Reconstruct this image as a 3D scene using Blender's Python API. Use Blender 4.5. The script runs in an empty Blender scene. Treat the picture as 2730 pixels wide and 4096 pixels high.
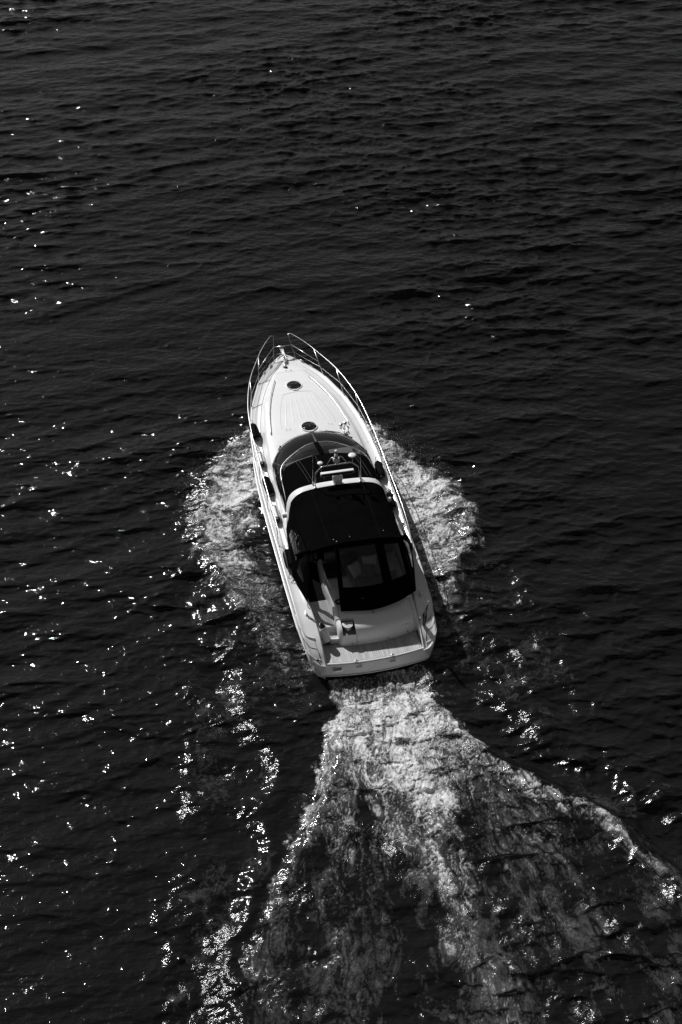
import bpy, bmesh, math, random
import numpy as np
from mathutils import Vector, Matrix

R = math.radians
rng = random.Random(7)
scene = bpy.context.scene
COL = scene.collection

# ------------------------------------------------------------------ camera, sky, sun, exposure
cam = bpy.data.cameras.new('camera')
cam_o = bpy.data.objects.new('camera', cam)
COL.objects.link(cam_o)
cam_o.location = (-1.018, -29.108, 31.566)
cam_o.rotation_euler = (R(90 - 41.08), 0, 0)
cam.sensor_fit = 'VERTICAL'
cam.sensor_height = 36.0
cam.sensor_width = 24.0
cam.lens = 50.02
cam.clip_end = 12000
scene.camera = cam_o

SUN_EL = R(42.5)
SUN_DIR = Vector((-0.625, 0.78, 0)).normalized()          # horizontal direction towards the sun
world = bpy.data.worlds.new('World')
scene.world = world
world.use_nodes = True
wn = world.node_tree
bg = wn.nodes['Background']
sky = wn.nodes.new('ShaderNodeTexSky')
sky.sky_type = 'NISHITA'
sky.sun_disc = False
sky.sun_elevation = SUN_EL
sky.sun_rotation = math.atan2(SUN_DIR.x, SUN_DIR.y)
bw = wn.nodes.new('ShaderNodeRGBToBW')                   # black-and-white photograph
wn.links.new(sky.outputs[0], bw.inputs[0])
wn.links.new(bw.outputs[0], bg.inputs[0])
bg.inputs[1].default_value = 0.042
sun = bpy.data.lights.new('sun', 'SUN')
sun.energy = 4.2
sun.angle = R(0.53)
sun_o = bpy.data.objects.new('sun', sun)
COL.objects.link(sun_o)
sv = Vector((SUN_DIR.x * math.cos(SUN_EL), SUN_DIR.y * math.cos(SUN_EL), math.sin(SUN_EL)))
sun_o.rotation_euler = sv.to_track_quat('Z', 'Y').to_euler()
sun_o.location = (-20, 20, 40)
scene.view_settings.view_transform = 'Standard'
scene.view_settings.look = 'None'
scene.view_settings.exposure = 0.0
scene.view_settings.gamma = 1.0
scene.cycles.use_denoising = True
scene.cycles.max_bounces = 8
scene.cycles.transparent_max_bounces = 12
scene.cycles.sample_clamp_indirect = 4.0

PSI = R(12.929)
CP, SP = math.cos(PSI), math.sin(PSI)
ROT = Matrix.Rotation(PSI, 4, 'Z')

# ------------------------------------------------------------------ materials
def nodes(name):
    m = bpy.data.materials.new(name)
    m.use_nodes = True
    nt = m.node_tree
    return m, nt, nt.nodes['Principled BSDF']

def mat(name, v, rough=0.5, metal=0.0, var=0.06, scale=3.0, bump=0.0, bscale=40.0, coat=0.0, stretch=(1, 1, 1), spec=0.5):
    """plain grey material with uneven tone and fine relief"""
    m, nt, p = nodes(name)
    L = nt.links.new
    tc = nt.nodes.new('ShaderNodeTexCoord')
    mp = nt.nodes.new('ShaderNodeMapping')
    mp.inputs['Scale'].default_value = stretch
    L(tc.outputs['Object'], mp.inputs[0])
    n = nt.nodes.new('ShaderNodeTexNoise')
    n.inputs['Scale'].default_value = scale
    n.inputs['Detail'].default_value = 6
    n.inputs['Roughness'].default_value = 0.65
    L(mp.outputs[0], n.inputs['Vector'])
    mr = nt.nodes.new('ShaderNodeMapRange')
    mr.inputs['From Min'].default_value = 0.3
    mr.inputs['From Max'].default_value = 0.7
    mr.inputs['To Min'].default_value = v * (1 - var)
    mr.inputs['To Max'].default_value = min(1.0, v * (1 + var))
    L(n.outputs['Fac'], mr.inputs['Value'])
    cb = nt.nodes.new('ShaderNodeCombineColor')
    for i in range(3):
        L(mr.outputs[0], cb.inputs[i])
    L(cb.outputs[0], p.inputs['Base Color'])
    p.inputs['Metallic'].default_value = metal
    mr2 = nt.nodes.new('ShaderNodeMapRange')
    mr2.inputs['From Min'].default_value = 0.3
    mr2.inputs['From Max'].default_value = 0.7
    mr2.inputs['To Min'].default_value = rough * 0.85
    mr2.inputs['To Max'].default_value = min(1, rough * 1.15)
    L(n.outputs['Fac'], mr2.inputs['Value'])
    L(mr2.outputs[0], p.inputs['Roughness'])
    p.inputs['Coat Weight'].default_value = coat
    p.inputs['Specular IOR Level'].default_value = spec
    p.inputs['Coat Roughness'].default_value = 0.1
    if bump:
        n2 = nt.nodes.new('ShaderNodeTexNoise')
        n2.inputs['Scale'].default_value = bscale
        n2.inputs['Detail'].default_value = 4
        L(mp.outputs[0], n2.inputs['Vector'])
        b = nt.nodes.new('ShaderNodeBump')
        b.inputs['Strength'].default_value = 1.0
        b.inputs['Distance'].default_value = bump
        L(n2.outputs['Fac'], b.inputs['Height'])
        L(b.outputs[0], p.inputs['Normal'])
    return m

def glass(name, tint, rough=0.02, streak=0.0):
    """thin sheet: mirror by Fresnel over a tinted view through"""
    m, nt, p = nodes(name)
    L = nt.links.new
    out = nt.nodes['Material Output']
    nt.nodes.remove(p)
    tr = nt.nodes.new('ShaderNodeBsdfTransparent')
    tr.inputs[0].default_value = (tint, tint, tint, 1)
    gl = nt.nodes.new('ShaderNodeBsdfGlossy')
    gl.inputs['Roughness'].default_value = rough
    gl.inputs['Color'].default_value = (1, 1, 1, 1)
    fr = nt.nodes.new('ShaderNodeFresnel')
    ge = nt.nodes.new('ShaderNodeNewGeometry')              # a sheet has no inside: same reflectance from both faces
    ir = nt.nodes.new('ShaderNodeMapRange')
    ir.inputs['To Min'].default_value = 1.5
    ir.inputs['To Max'].default_value = 1 / 1.5
    L(ge.outputs['Backfacing'], ir.inputs['Value'])
    L(ir.outputs[0], fr.inputs['IOR'])
    mx = nt.nodes.new('ShaderNodeMixShader')
    L(fr.outputs[0], mx.inputs[0])
    L(tr.outputs[0], mx.inputs[1])
    L(gl.outputs[0], mx.inputs[2])
    if streak:
        tc = nt.nodes.new('ShaderNodeTexCoord')
        mp = nt.nodes.new('ShaderNodeMapping')
        mp.inputs['Scale'].default_value = (3, 3, .6)
        n = nt.nodes.new('ShaderNodeTexNoise')
        n.inputs['Scale'].default_value = 2.2
        n.inputs['Detail'].default_value = 2
        L(tc.outputs['Object'], mp.inputs[0]); L(mp.outputs[0], n.inputs['Vector'])
        b = nt.nodes.new('ShaderNodeBump')
        b.inputs['Distance'].default_value = streak
        L(n.outputs['Fac'], b.inputs['Height'])
        L(b.outputs[0], gl.inputs['Normal'])
        L(b.outputs[0], fr.inputs['Normal'])
    L(mx.outputs[0], out.inputs['Surface'])
    return m

M = {}
M['gel'] = mat('gelcoat_white', 0.80, 0.28, var=0.03, scale=1.2, coat=0.3, bump=0.0006, bscale=4)
M['gel2'] = mat('gelcoat_nonskid', 0.76, 0.55, var=0.035, scale=5, bump=0.002, bscale=220)
M['white'] = mat('white_plastic', 0.78, 0.4, var=0.03)
M['ivory'] = mat('white_vinyl_fender', 0.66, 0.45, var=0.08, scale=6, bump=0.001, bscale=30)
M['grey'] = mat('grey_line', 0.30, 0.6, var=0.1)
M['seam'] = mat('dark_seam', 0.06, 0.7, var=0.2)
M['canvas'] = mat('black_canvas', 0.0026, 0.95, var=0.35, scale=3, bump=0.012, bscale=2.6, spec=0.01)
M['canvas2'] = mat('canvas_seam', 0.008, 0.9, var=0.3, scale=12, spec=.05)
M['cloth'] = mat('black_fender_sock', 0.004, 0.95, var=0.3, scale=20, bump=0.002, bscale=150, spec=0.08)
M['stitch'] = mat('canvas_stitch', 0.035, 0.8, var=0.3, scale=30)
M['rubber'] = mat('black_rubber', 0.01, 0.25, var=0.2)
M['blackp'] = mat('black_plastic', 0.012, 0.4, var=0.2)
M['dash'] = mat('dark_dash', 0.02, 0.5, var=0.4, scale=3)
M['dashl'] = mat('pale_dash', 0.55, 0.5, var=0.1)
M['carpet'] = mat('black_carpet', 0.006, 1.0, var=0.5, scale=30, bump=0.004, bscale=200, spec=.1)
M['steel'] = mat('stainless_steel', 0.66, 0.32, metal=1.0, var=0.06, scale=8)
M['steeld'] = mat('satin_steel', 0.5, 0.42, metal=1.0, var=0.08, scale=8)
M['teak'] = mat('weathered_teak', 0.46, 0.75, var=0.20, scale=9, bump=0.002, bscale=60, stretch=(6, 1, 6))
M['teak2'] = mat('weathered_teak_pale', 0.52, 0.75, var=0.22, scale=11, bump=0.002, bscale=60, stretch=(6, 1, 6))
M['teak3'] = mat('weathered_teak_dull', 0.41, 0.75, var=0.24, scale=7, bump=0.002, bscale=60, stretch=(6, 1, 6))
M['caulk'] = mat('teak_caulking', 0.09, 0.8, var=0.3)
M['cush'] = mat('pale_cushion', 0.68, 0.85, var=0.1, scale=6, bump=0.004, bscale=9)
M['cushd'] = mat('dark_cushion', 0.015, 0.9, var=0.3, scale=6, bump=0.004, bscale=9)
M['cushm'] = mat('grey_cushion', 0.22, 0.9, var=0.3, scale=9, bump=0.004, bscale=9)
M['flagr'] = mat('flag_dark', 0.03, 0.8, var=0.2, scale=14)
M['flagb'] = mat('flag_black', 0.006, 0.8, var=0.2, scale=14)
M['flagw'] = mat('flag_white', 0.7, 0.8, var=0.06, scale=14)
M['rope'] = mat('black_rope', 0.01, 0.8, var=0.3, scale=60, bump=0.003, bscale=200)
M['ropew'] = mat('pale_rope', 0.45, 0.8, var=0.2, scale=60, bump=0.003, bscale=200)
M['glass'] = glass('tinted_windscreen', 0.28)
M['hglass'] = glass('hatch_acrylic', 0.4, 0.03)
M['vinyl'] = glass('clear_vinyl', 0.6, 0.08, streak=0.02)
M['vinyld'] = glass('smoked_vinyl', 0.72, 0.08, streak=0.02)

# ------------------------------------------------------------------ mesh helpers
def link(o, parent=None):
    COL.objects.link(o)
    if parent is not None:
        o.parent = parent
    return o

def mk(name, verts, faces, m, parent=None, smooth=True, mats=None, fmi=None, weld=False):
    me = bpy.data.meshes.new(name)
    me.from_pydata([tuple(v) for v in verts], [], faces)
    if weld:
        bm = bmesh.new(); bm.from_mesh(me)
        bmesh.ops.remove_doubles(bm, verts=bm.verts, dist=1e-4)
        bmesh.ops.dissolve_degenerate(bm, dist=1e-5, edges=bm.edges)
        bm.to_mesh(me); bm.free()
    for x in (mats or [m]):
        me.materials.append(x)
    if fmi:
        me.polygons.foreach_set('material_index', fmi)
    me.update()
    if smooth:
        me.polygons.foreach_set('use_smooth', [True] * len(me.polygons))
    return link(bpy.data.objects.new(name, me), parent)

class MB:
    """collects shapes of ONE part"""
    def __init__(s): s.v = []; s.f = []
    def add(s, v, f):
        b = len(s.v); s.v += [tuple(p) for p in v]; s.f += [tuple(i + b for i in q) for q in f]; return s
    def box(s, c, d, rot=None, bev=0.0):
        bm = bmesh.new()
        bmesh.ops.create_cube(bm, size=1.0)
        bmesh.ops.scale(bm, vec=d, verts=bm.verts)
        if bev:
            bmesh.ops.bevel(bm, geom=bm.edges[:], offset=bev, segments=2, profile=.6, affect='EDGES')
        mtx = Matrix.Translation(c) @ (rot.to_matrix().to_4x4() if rot is not None else Matrix())
        bm.verts.index_update()
        s.add([mtx @ v.co for v in bm.verts], [[v.index for v in f.verts] for f in bm.faces])
        bm.free(); return s
    def tube(s, path, r, n=8, cap=True):
        P = [Vector(p) for p in path]
        rr = r if isinstance(r, (list, tuple)) else [r] * len(P)
        vs = []; fs = []
        up = None
        for i, p in enumerate(P):
            t = (P[min(i + 1, len(P) - 1)] - P[max(i - 1, 0)]).normalized()
            if up is None:
                up = Vector((0, 0, 1)) if abs(t.z) < .9 else Vector((1, 0, 0))
            a = t.cross(up).normalized(); b = a.cross(t).normalized(); up = b
            for k in range(n):
                an = 2 * math.pi * k / n
                vs.append(p + (a * math.cos(an) + b * math.sin(an)) * rr[i])
        for i in range(len(P) - 1):
            for k in range(n):
                fs.append((i * n + k, i * n + (k + 1) % n, (i + 1) * n + (k + 1) % n, (i + 1) * n + k))
        if cap:
            fs.append(tuple(range(n))[::-1]); fs.append(tuple((len(P) - 1) * n + k for k in range(n)))
        return s.add(vs, fs)
    def lathe(s, prof, mtx=Matrix(), n=20):
        vs = []; fs = []
        for r, z in prof:
            for k in range(n):
                a = 2 * math.pi * k / n
                vs.append(mtx @ Vector((r * math.cos(a), r * math.sin(a), z)))
        for i in range(len(prof) - 1):
            for k in range(n):
                fs.append((i * n + k, i * n + (k + 1) % n, (i + 1) * n + (k + 1) % n, (i + 1) * n + k))
        fs.append(tuple(range(n))[::-1]); fs.append(tuple((len(prof) - 1) * n + k for k in range(n)))
        return s.add(vs, fs)
    def ball(s, c, r, n=8, sz=1.0):
        prof = [(max(1e-4, r * math.sin(math.pi * i / n)), -r * math.cos(math.pi * i / n) * sz) for i in range(n + 1)]
        return s.lathe(prof, Matrix.Translation(c), n + 2)
    def build(s, name, m, parent=None, smooth=True):
        return mk(name, s.v, s.f, m, parent, smooth)

def grid(rows):
    nr, nc = len(rows), len(rows[0])
    v = [p for r in rows for p in r]
    f = [(i * nc + j, i * nc + j + 1, (i + 1) * nc + j + 1, (i + 1) * nc + j) for i in range(nr - 1) for j in range(nc - 1)]
    return v, f

def crv(pts, n):
    """Catmull-Rom through the points, n samples by arc length"""
    P = [np.array(p, float) for p in pts]
    P = [2 * P[0] - P[1]] + P + [2 * P[-1] - P[-2]]
    out = []
    for i in range(1, len(P) - 2):
        for t in np.linspace(0, 1, 16, endpoint=False):
            a, b, c, d = P[i - 1], P[i], P[i + 1], P[i + 2]
            out.append(.5 * (2 * b + (c - a) * t + (2 * a - 5 * b + 4 * c - d) * t * t + (3 * b - a - 3 * c + d) * t ** 3))
    out.append(P[-2])
    out = np.array(out)
    s = np.concatenate([[0], np.cumsum(np.linalg.norm(np.diff(out, axis=0), axis=1))])
    q = np.linspace(0, s[-1], n)
    return [Vector([np.interp(x, s, out[:, k]) for k in range(3)]) for x in q]

def mir(pts):
    return [Vector((-p[0], p[1], p[2])) for p in pts]

def tag(o, label=None, cat=None, group=None, kind=None):
    if label: o['label'] = label
    if cat: o['category'] = cat
    if group: o['group'] = group
    if kind: o['kind'] = kind
    return o

def empty(name, parent=None):
    e = bpy.data.objects.new(name, None)
    e.empty_display_size = .3
    return link(e, parent)

def I(y, ys, vs):
    return float(np.interp(y, ys, vs))

def sm(t):
    t = min(1.0, max(0.0, t)); return t * t * (3 - 2 * t)

# ------------------------------------------------------------------ water
def tile(n, beta, seed, klo=1.0, khi=1e9):
    r = np.random.RandomState(seed)
    kx = np.fft.fftfreq(n) * n
    kk = np.hypot(*np.meshgrid(kx, kx)); kk[0, 0] = 1
    amp = kk ** (-beta) * (kk >= klo) * (kk <= khi)
    amp[0, 0] = 0
    t = np.fft.ifft2(np.fft.fft2(r.randn(n, n)) * amp).real
    return (t / t.std()).astype(np.float32)

def samp(t, x, y, size):
    n = t.shape[0]
    u = (x / size * n) % n; v = (y / size * n) % n
    i = np.floor(u).astype(np.int32); j = np.floor(v).astype(np.int32)
    a = (u - i).astype(np.float32); b = (v - j).astype(np.float32)
    i %= n; j %= n; i2 = (i + 1) % n; j2 = (j + 1) % n
    return (t[j, i] * (1 - a) + t[j, i2] * a) * (1 - b) + (t[j2, i] * (1 - a) + t[j2, i2] * a) * b

def wavetile(n, size, seed, lpk, lmin, theta, spread, p):
    """directional wind-wave field, unit slope rms"""
    r = np.random.RandomState(seed)
    k = np.fft.fftfreq(n, size / n)
    KX, KY = np.meshgrid(k, k)
    K = np.hypot(KX, KY); K[0, 0] = 1e-6
    c = np.abs((KX * math.cos(theta) + KY * math.sin(theta)) / K)
    A = K ** (-p) * np.exp(-(1 / (lpk * K)) ** 2 * 1.2) * np.exp(-(K * lmin) ** 2) * (0.06 + c ** spread)
    A[0, 0] = 0
    F = np.fft.fft2(r.randn(n, n)) * A
    h = np.fft.ifft2(F).real
    gx = np.fft.ifft2(F * 2j * np.pi * KX).real; gy = np.fft.ifft2(F * 2j * np.pi * KY).real
    sc = 1 / math.sqrt((gx ** 2 + gy ** 2).mean())
    dx = np.fft.ifft2(F * 1j * KX / K).real; dy = np.fft.ifft2(F * 1j * KY / K).real
    return [(q * sc).astype(np.float32) for q in (h, dx, dy)]

WT0 = wavetile(512, 61.0, 2, 9.0, 0.6, R(104), 6, 2.2)
WT1 = wavetile(1024, 43.0, 3, 2.8, 0.15, R(96), 4, 1.95)
WT2 = wavetile(1024, 29.0, 11, 1.0, 0.09, R(76), 1.3, 1.6)
WT3 = wavetile(512, 17.3, 5, 1.2, 0.10, R(20), 0, 1.8)
NT = [tile(1024, 1.15, s, 3) for s in (21, 22, 23)]
NS = [tile(512, 1.6, s, 2) for s in (31, 32, 33)]
LO = tile(512, 1.9, 41, 1)
SM = [tile(512, 2.6, s, 5) for s in (51, 52, 53)]

ss = lambda t: np.clip(t, 0, 1) ** 2 * (3 - 2 * np.clip(t, 0, 1))
ip = lambda y, P: np.interp(y, [p[0] for p in P], [p[1] for p in P])

UO_L = [(1.2, 3.1), (2.5, 3.4), (3.4, 3.8), (4.7, 4.2), (6, 4.3), (7.7, 4.3), (9, 3.9), (10, 3.7), (11, 2.9), (12.1, 1.9), (13, 1.0)]
UI_L = [(1.2, 2.4), (2.8, 2.5), (4.2, 2.3), (5.2, 2.75), (6.4, 2.9), (7.7, 2.45), (8.8, 1.9), (10.7, 1.4), (12, .9), (13, .4)]
UO_R = [(1.0, 2.9), (2, 3.1), (3.7, 3.9), (4.7, 4.8), (5.8, 5.1), (7.5, 4.7), (8.8, 4.1), (9.5, 3.6), (11.1, 3.1), (11.8, 2.6), (12.5, 1.7), (13, .9)]
UI_R = [(1.0, 2.3), (2.7, 2.4), (4, 2.1), (5.3, 2.2), (6.6, 2.1), (9.6, 1.7), (11, 1.2), (13, .4)]
XL = [(-13, -7.2), (-10.4, -6.2), (-8.7, -5.5), (-6.4, -4.2), (-5.6, -3.5), (-3.7, -2.35), (-2.4, -1.95), (-1.2, -1.45), (-.3, -1.55)]
XR = [(-13, 7.9), (-9, 6.0), (-8.1, 5.6), (-7.1, 5.1), (-6.2, 4.4), (-5.5, 3.9), (-4.7, 3.1), (-4.1, 2.4), (-3, 1.8), (-1.8, 1.45), (-.3, 1.5)]
UE = [(-13, 8.4), (-6.4, 7.1), (-4.8, 6.8), (-2.4, 6.1), (.8, 5.7), (4.8, 5.4), (8.9, 4.7), (11.5, 3.9), (12.9, 3.0), (13.8, 1.0)]
WL_W = [(-.2, 1.6), (0, 1.75), (3, 1.9), (6, 1.85), (8, 1.7), (10, 1.3), (11.5, .75), (12.6, 0.0)]

def hump(x, y):
    """mean surface of the wake, boat coordinates"""
    u = np.abs(x)
    ue = ip(y, UE)
    al = ss((13.5 - y) / 3)
    brk = np.clip(.55 + .5 * samp(LO, x, y, 7.7), .1, 1.3)
    ue = ue + .45 * samp(LO, x + 3, y, 13.0)
    h = np.where(x < 0, .035, .08) * brk * al * np.exp(-((u - ue) / .55) ** 2) - 0.05 * al * np.exp(-((u - ue + 1.0) / .6) ** 2)
    h += 0.07 * al * np.exp(-((u - ue + 1.9) / .4) ** 2) * ss((8 - y) / 5)
    wl = ip(y, WL_W)
    side = ss((12.8 - y) / 1.5) * ss((y - 5.5) / 4)
    h += 0.38 * side * np.exp(-np.maximum(u - wl, 0) / .55)
    uo = np.where(x < 0, ip(y, UO_L), ip(y, UO_R))
    h += 0.14 * ss((y - 1) / 3) * ss((13 - y) / 1.5) * np.exp(-((u - uo + .35) / .45) ** 2)
    h -= 0.14 * ss((7.5 - y) / 2) * ss((y - 0) / 3) * np.exp(-np.maximum(u - 1.95, 0) / .5)
    xl = ip(y, XL); xr = ip(y, XR); al2 = ss((-y - .2) / .8)
    ins = ss((x - xl) / .6 + .3) * ss((xr - x) / .6 + .3)
    h += al2 * ins * ip(y, [(-12, 0), (-8, .06), (-5, .14), (-3, .22), (-1.8, .12), (-1.0, -.16), (-.2, -.25)])
    h += al2 * (0.15 * np.exp(-((x - xr + .15) / .35) ** 2) + 0.03 * np.exp(-((x - xl - .15) / .6) ** 2)) * ss((-y - 1) / 2)
    h -= al2 * 0.12 * (np.exp(-((x - xr - .9) / .7) ** 2) + .2 * np.exp(-((x - xl + .9) / .9) ** 2)) * ss((-y) / 2)
    return h

def chopf(x, y):
    """how churned the surface is, 0..1"""
    u = np.abs(x); ue = ip(y, UE)
    c = ss((ue - u) / .5 + .5) * ss((13.2 - y) / 1.5)
    n = samp(LO, x, y, 9.0)
    return c * np.clip(0.75 + 0.45 * n, 0.12, 1.3)

def hfield(X, Y):
    xb = CP * X + SP * Y; yb = -SP * X + CP * Y
    c = chopf(xb, yb)
    calm = 1 - 0.3 * np.clip(c, 0, 1)
    gust = np.clip(1 + .28 * samp(LO, X, Y, 31.0), .45, 1.6)
    H = [0, 0, 0]
    for i in range(3):
        H[i] = (0.05 * samp(WT0[i], X, Y, 61.0) + 0.19 * samp(WT1[i], X, Y, 43.0) * gust + 0.115 * samp(WT2[i], X + 3, Y + 5, 29.0) * gust + 0.028 * samp(WT3[i], X, Y, 17.3)) * calm
    # sharp irregular creases where wavelets cross
    cr = .030 * np.exp(-np.abs(samp(SM[1], X * .55 + .18 * Y, Y, 15.0)) / .22) + .017 * np.exp(-np.abs(samp(SM[2], X * .6 - .25 * Y, Y + 2, 8.3)) / .25) \
        + .008 * np.exp(-np.abs(samp(SM[0], X * .7 + .3 * Y, Y + 5, 4.7)) / .3)
    H[0] = H[0] + cr * calm * gust
    h = H[0] + hump(xb, yb)
    h += c * (0.020 * samp(SM[0], xb * .6, yb, 7.0) + 0.012 * samp(NS[0], xb * .7, yb, 4.0) + 0.006 * samp(NT[0], xb, yb, 6.0))
    return h, c, xb, yb, .7 * H[1], .7 * H[2] - 1.6 * H[0]

def axis(segs, lo_far, hi_far):
    a = []
    for s0, s1, st in segs:
        a += list(np.arange(s0, s1 - 1e-6, st))
    a.append(segs[-1][1])
    lo = []; d = segs[0][2]; p = a[0]
    while p > lo_far:
        d *= 1.35; p -= d; lo.append(p)
    hi = []; d = segs[-1][2]; p = a[-1]
    while p < hi_far:
        d *= 1.35; p += d; hi.append(p)
    return np.array(lo[::-1] + a + hi)

def fastmesh(name, P, quads, m, attrs, parent=None):
    me = bpy.data.meshes.new(name)
    nq = len(quads)
    me.vertices.add(len(P)); me.loops.add(nq * 4); me.polygons.add(nq)
    me.vertices.foreach_set('co', P.astype(np.float32).ravel())
    me.loops.foreach_set('vertex_index', quads.astype(np.int32).ravel())
    me.polygons.foreach_set('loop_start', np.arange(0, nq * 4, 4, dtype=np.int32))
    me.polygons.foreach_set('use_smooth', np.ones(nq, dtype=bool))
    me.materials.append(m)
    for k, val in attrs.items():
        a = me.attributes.new(k, 'FLOAT', 'POINT')
        a.data.foreach_set('value', val.astype(np.float32).ravel())
    me.update(calc_edges=True)
    me.validate()
    return link(bpy.data.objects.new(name, me), parent)

def water_material():
    m, nt, p = nodes('dark_sea_water')
    L = nt.links.new
    p.inputs['Base Color'].default_value = (.0065, .0065, .0065, 1)
    p.inputs['Roughness'].default_value = 0.06
    p.inputs['IOR'].default_value = 1.333
    tc = nt.nodes.new('ShaderNodeTexCoord')
    at = nt.nodes.new('ShaderNodeAttribute'); at.attribute_name = 'chop'
    mp = nt.nodes.new('ShaderNodeMapping')
    mp.inputs['Rotation'].default_value = (0, 0, R(-16))
    mp.inputs['Scale'].default_value = (1, 2.0, 1)
    L(tc.outputs['Object'], mp.inputs[0])
    n1 = nt.nodes.new('ShaderNodeTexNoise')
    n1.inputs['Scale'].default_value = 2.6; n1.inputs['Detail'].default_value = 3; n1.inputs['Roughness'].default_value = .5
    n1.inputs['Distortion'].default_value = .4
    L(mp.outputs[0], n1.inputs['Vector'])
    b1 = nt.nodes.new('ShaderNodeBump')
    b1.inputs['Strength'].default_value = 1.0; b1.inputs['Distance'].default_value = 0.042
    L(n1.outputs['Fac'], b1.inputs['Height'])
    n2 = nt.nodes.new('ShaderNodeTexNoise')
    n2.inputs['Scale'].default_value = 15; n2.inputs['Detail'].default_value = 3; n2.inputs['Roughness'].default_value = .6
    L(tc.outputs['Object'], n2.inputs['Vector'])
    b2 = nt.nodes.new('ShaderNodeBump')
    b2.inputs['Distance'].default_value = 0.04
    mm = nt.nodes.new('ShaderNodeMath'); mm.operation = 'MULTIPLY_ADD'
    mm.inputs[1].default_value = 0.25; mm.inputs[2].default_value = 0.03
    L(at.outputs['Fac'], mm.inputs[0]); L(mm.outputs[0], b2.inputs['Strength'])
    L(n2.outputs['Fac'], b2.inputs['Height']); L(b1.outputs[0], b2.inputs['Normal'])
    L(b2.outputs[0], p.inputs['Normal'])
    mr = nt.nodes.new('ShaderNodeMath'); mr.operation = 'MULTIPLY_ADD'; mr.use_clamp = True   # ripples too fine to model
    mr.inputs[1].default_value = 0.06; mr.inputs[2].default_value = 0.065
    L(at.outputs['Fac'], mr.inputs[0]); L(mr.outputs[0], p.inputs['Roughness'])
    return m

ax = axis([(-30, -8.5, .13), (-8.5, 8.5, .05), (8.5, 30, .13)], -4000, 4000)
ay = axis([(-14.5, 17, .05), (17, 30, .075), (30, 62, .12)], -400, 6000)
GX, GY = np.meshgrid(ax, ay)
h, ch, xb, yb, dX, dY = hfield(GX, GY)
far = ss((np.hypot(GX, GY) - 60) / 40)
h = h * (1 - far)
inside = (np.abs(xb) < ip(yb, WL_W) - .12) & (yb > 0.1) & (yb < 12.4)
h = np.where(inside, np.minimum(h, -.05), h)
nx, ny = len(ax), len(ay)
idx = np.arange(nx * ny).reshape(ny, nx)
Q = np.stack([idx[:-1, :-1], idx[:-1, 1:], idx[1:, 1:], idx[1:, :-1]], -1).reshape(-1, 4)
P = np.stack([GX + dX * (1 - far), GY + dY * (1 - far), h], -1).reshape(-1, 3)
water = fastmesh('water', P, Q, water_material(), {'chop': ch})
tag(water, 'dark rippled sea surface with small waves and sun glints', 'water', kind='structure')

# ------------------------------------------------------------------ foam
def equal(n):
    o = np.sort(n.ravel()[::7]); return np.interp(n, o, np.linspace(0, 1, len(o)))

def lace(x, y, s=1.0, seed=0):
    """two rank fields 0..1: thin swirling strings of froth, and soft clouds of bubbles"""
    k = seed
    wx = .36 * samp(SM[k % 3], x, y, 7.0 * s) + .09 * samp(SM[(k + 1) % 3], x, y, 2.6 * s) + .03 * samp(SM[(k + 2) % 3], x, y, 1.1 * s)
    wy = .36 * samp(SM[(k + 1) % 3], x + 5, y, 7.0 * s) + .09 * samp(SM[(k + 2) % 3], x, y + 3, 2.6 * s) + .03 * samp(SM[k % 3], x + 4, y, 1.1 * s)
    X, Y = x + wx * s, y + wy * s
    r = np.zeros_like(x, dtype=np.float32)
    for q, (sz, am, wd) in enumerate(((6.0, .45, .22), (3.4, .8, .28), (1.9, 1.0, .34), (1.05, .9, .40), (.62, .6, .45))):
        n = samp(SM[(q + k) % 3], X * (1 + .07 * q) + 3.1 * q, Y * .5 - 1.7 * q, sz * s)
        m = samp(SM[(q + k + 1) % 3], X + 9, Y + 4, sz * 2.1 * s)
        r += am * np.exp(-np.abs(n) / wd) * np.clip(.6 + .5 * m, .1, 1.4)
    r += .22 * samp(NT[k % 3], X, Y * .6, 4.0)
    return equal(r), equal(samp(NS[k % 3], X, Y * .6, 6.0 * s) + .6 * samp(NT[(k + 1) % 3], X, Y * .7, 5.0 * s))

def foam_alpha(x, y, D, seed):
    if seed < 2:
        fil, cloud = lace(x, y, 1.35, seed)
    else:                                                  # the wash spreads as it runs astern
        k = 7.0 / (3.6 - .5 * y)
        fil, cloud = lace(x * k, y * .62 * np.sqrt(np.clip(k, .7, 1.4)), 1.1, seed)
    fine = samp(NT[(seed + 1) % 3], x, y, 6.0)
    solid = ss((D + .6 * (cloud - .5) + .3 * (fil - .5) - .58) / .5)
    veil = ss((D + .4 * (cloud - .5) + .2 * (fil - .5)) / .8)
    strings = ss((fil - (1.02 - .80 * D)) / .26) * ss((D + .35 * (cloud - .5)) / .25)
    al = .15 * veil + .58 * solid + .32 * strings * (1 - .5 * solid)
    al *= (1 + .15 * fine) * (.80 + .36 * fil) * ss(D / .06)
    return np.clip(al, 0, .94), np.maximum(solid * (.6 + .4 * fil), strings)

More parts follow.
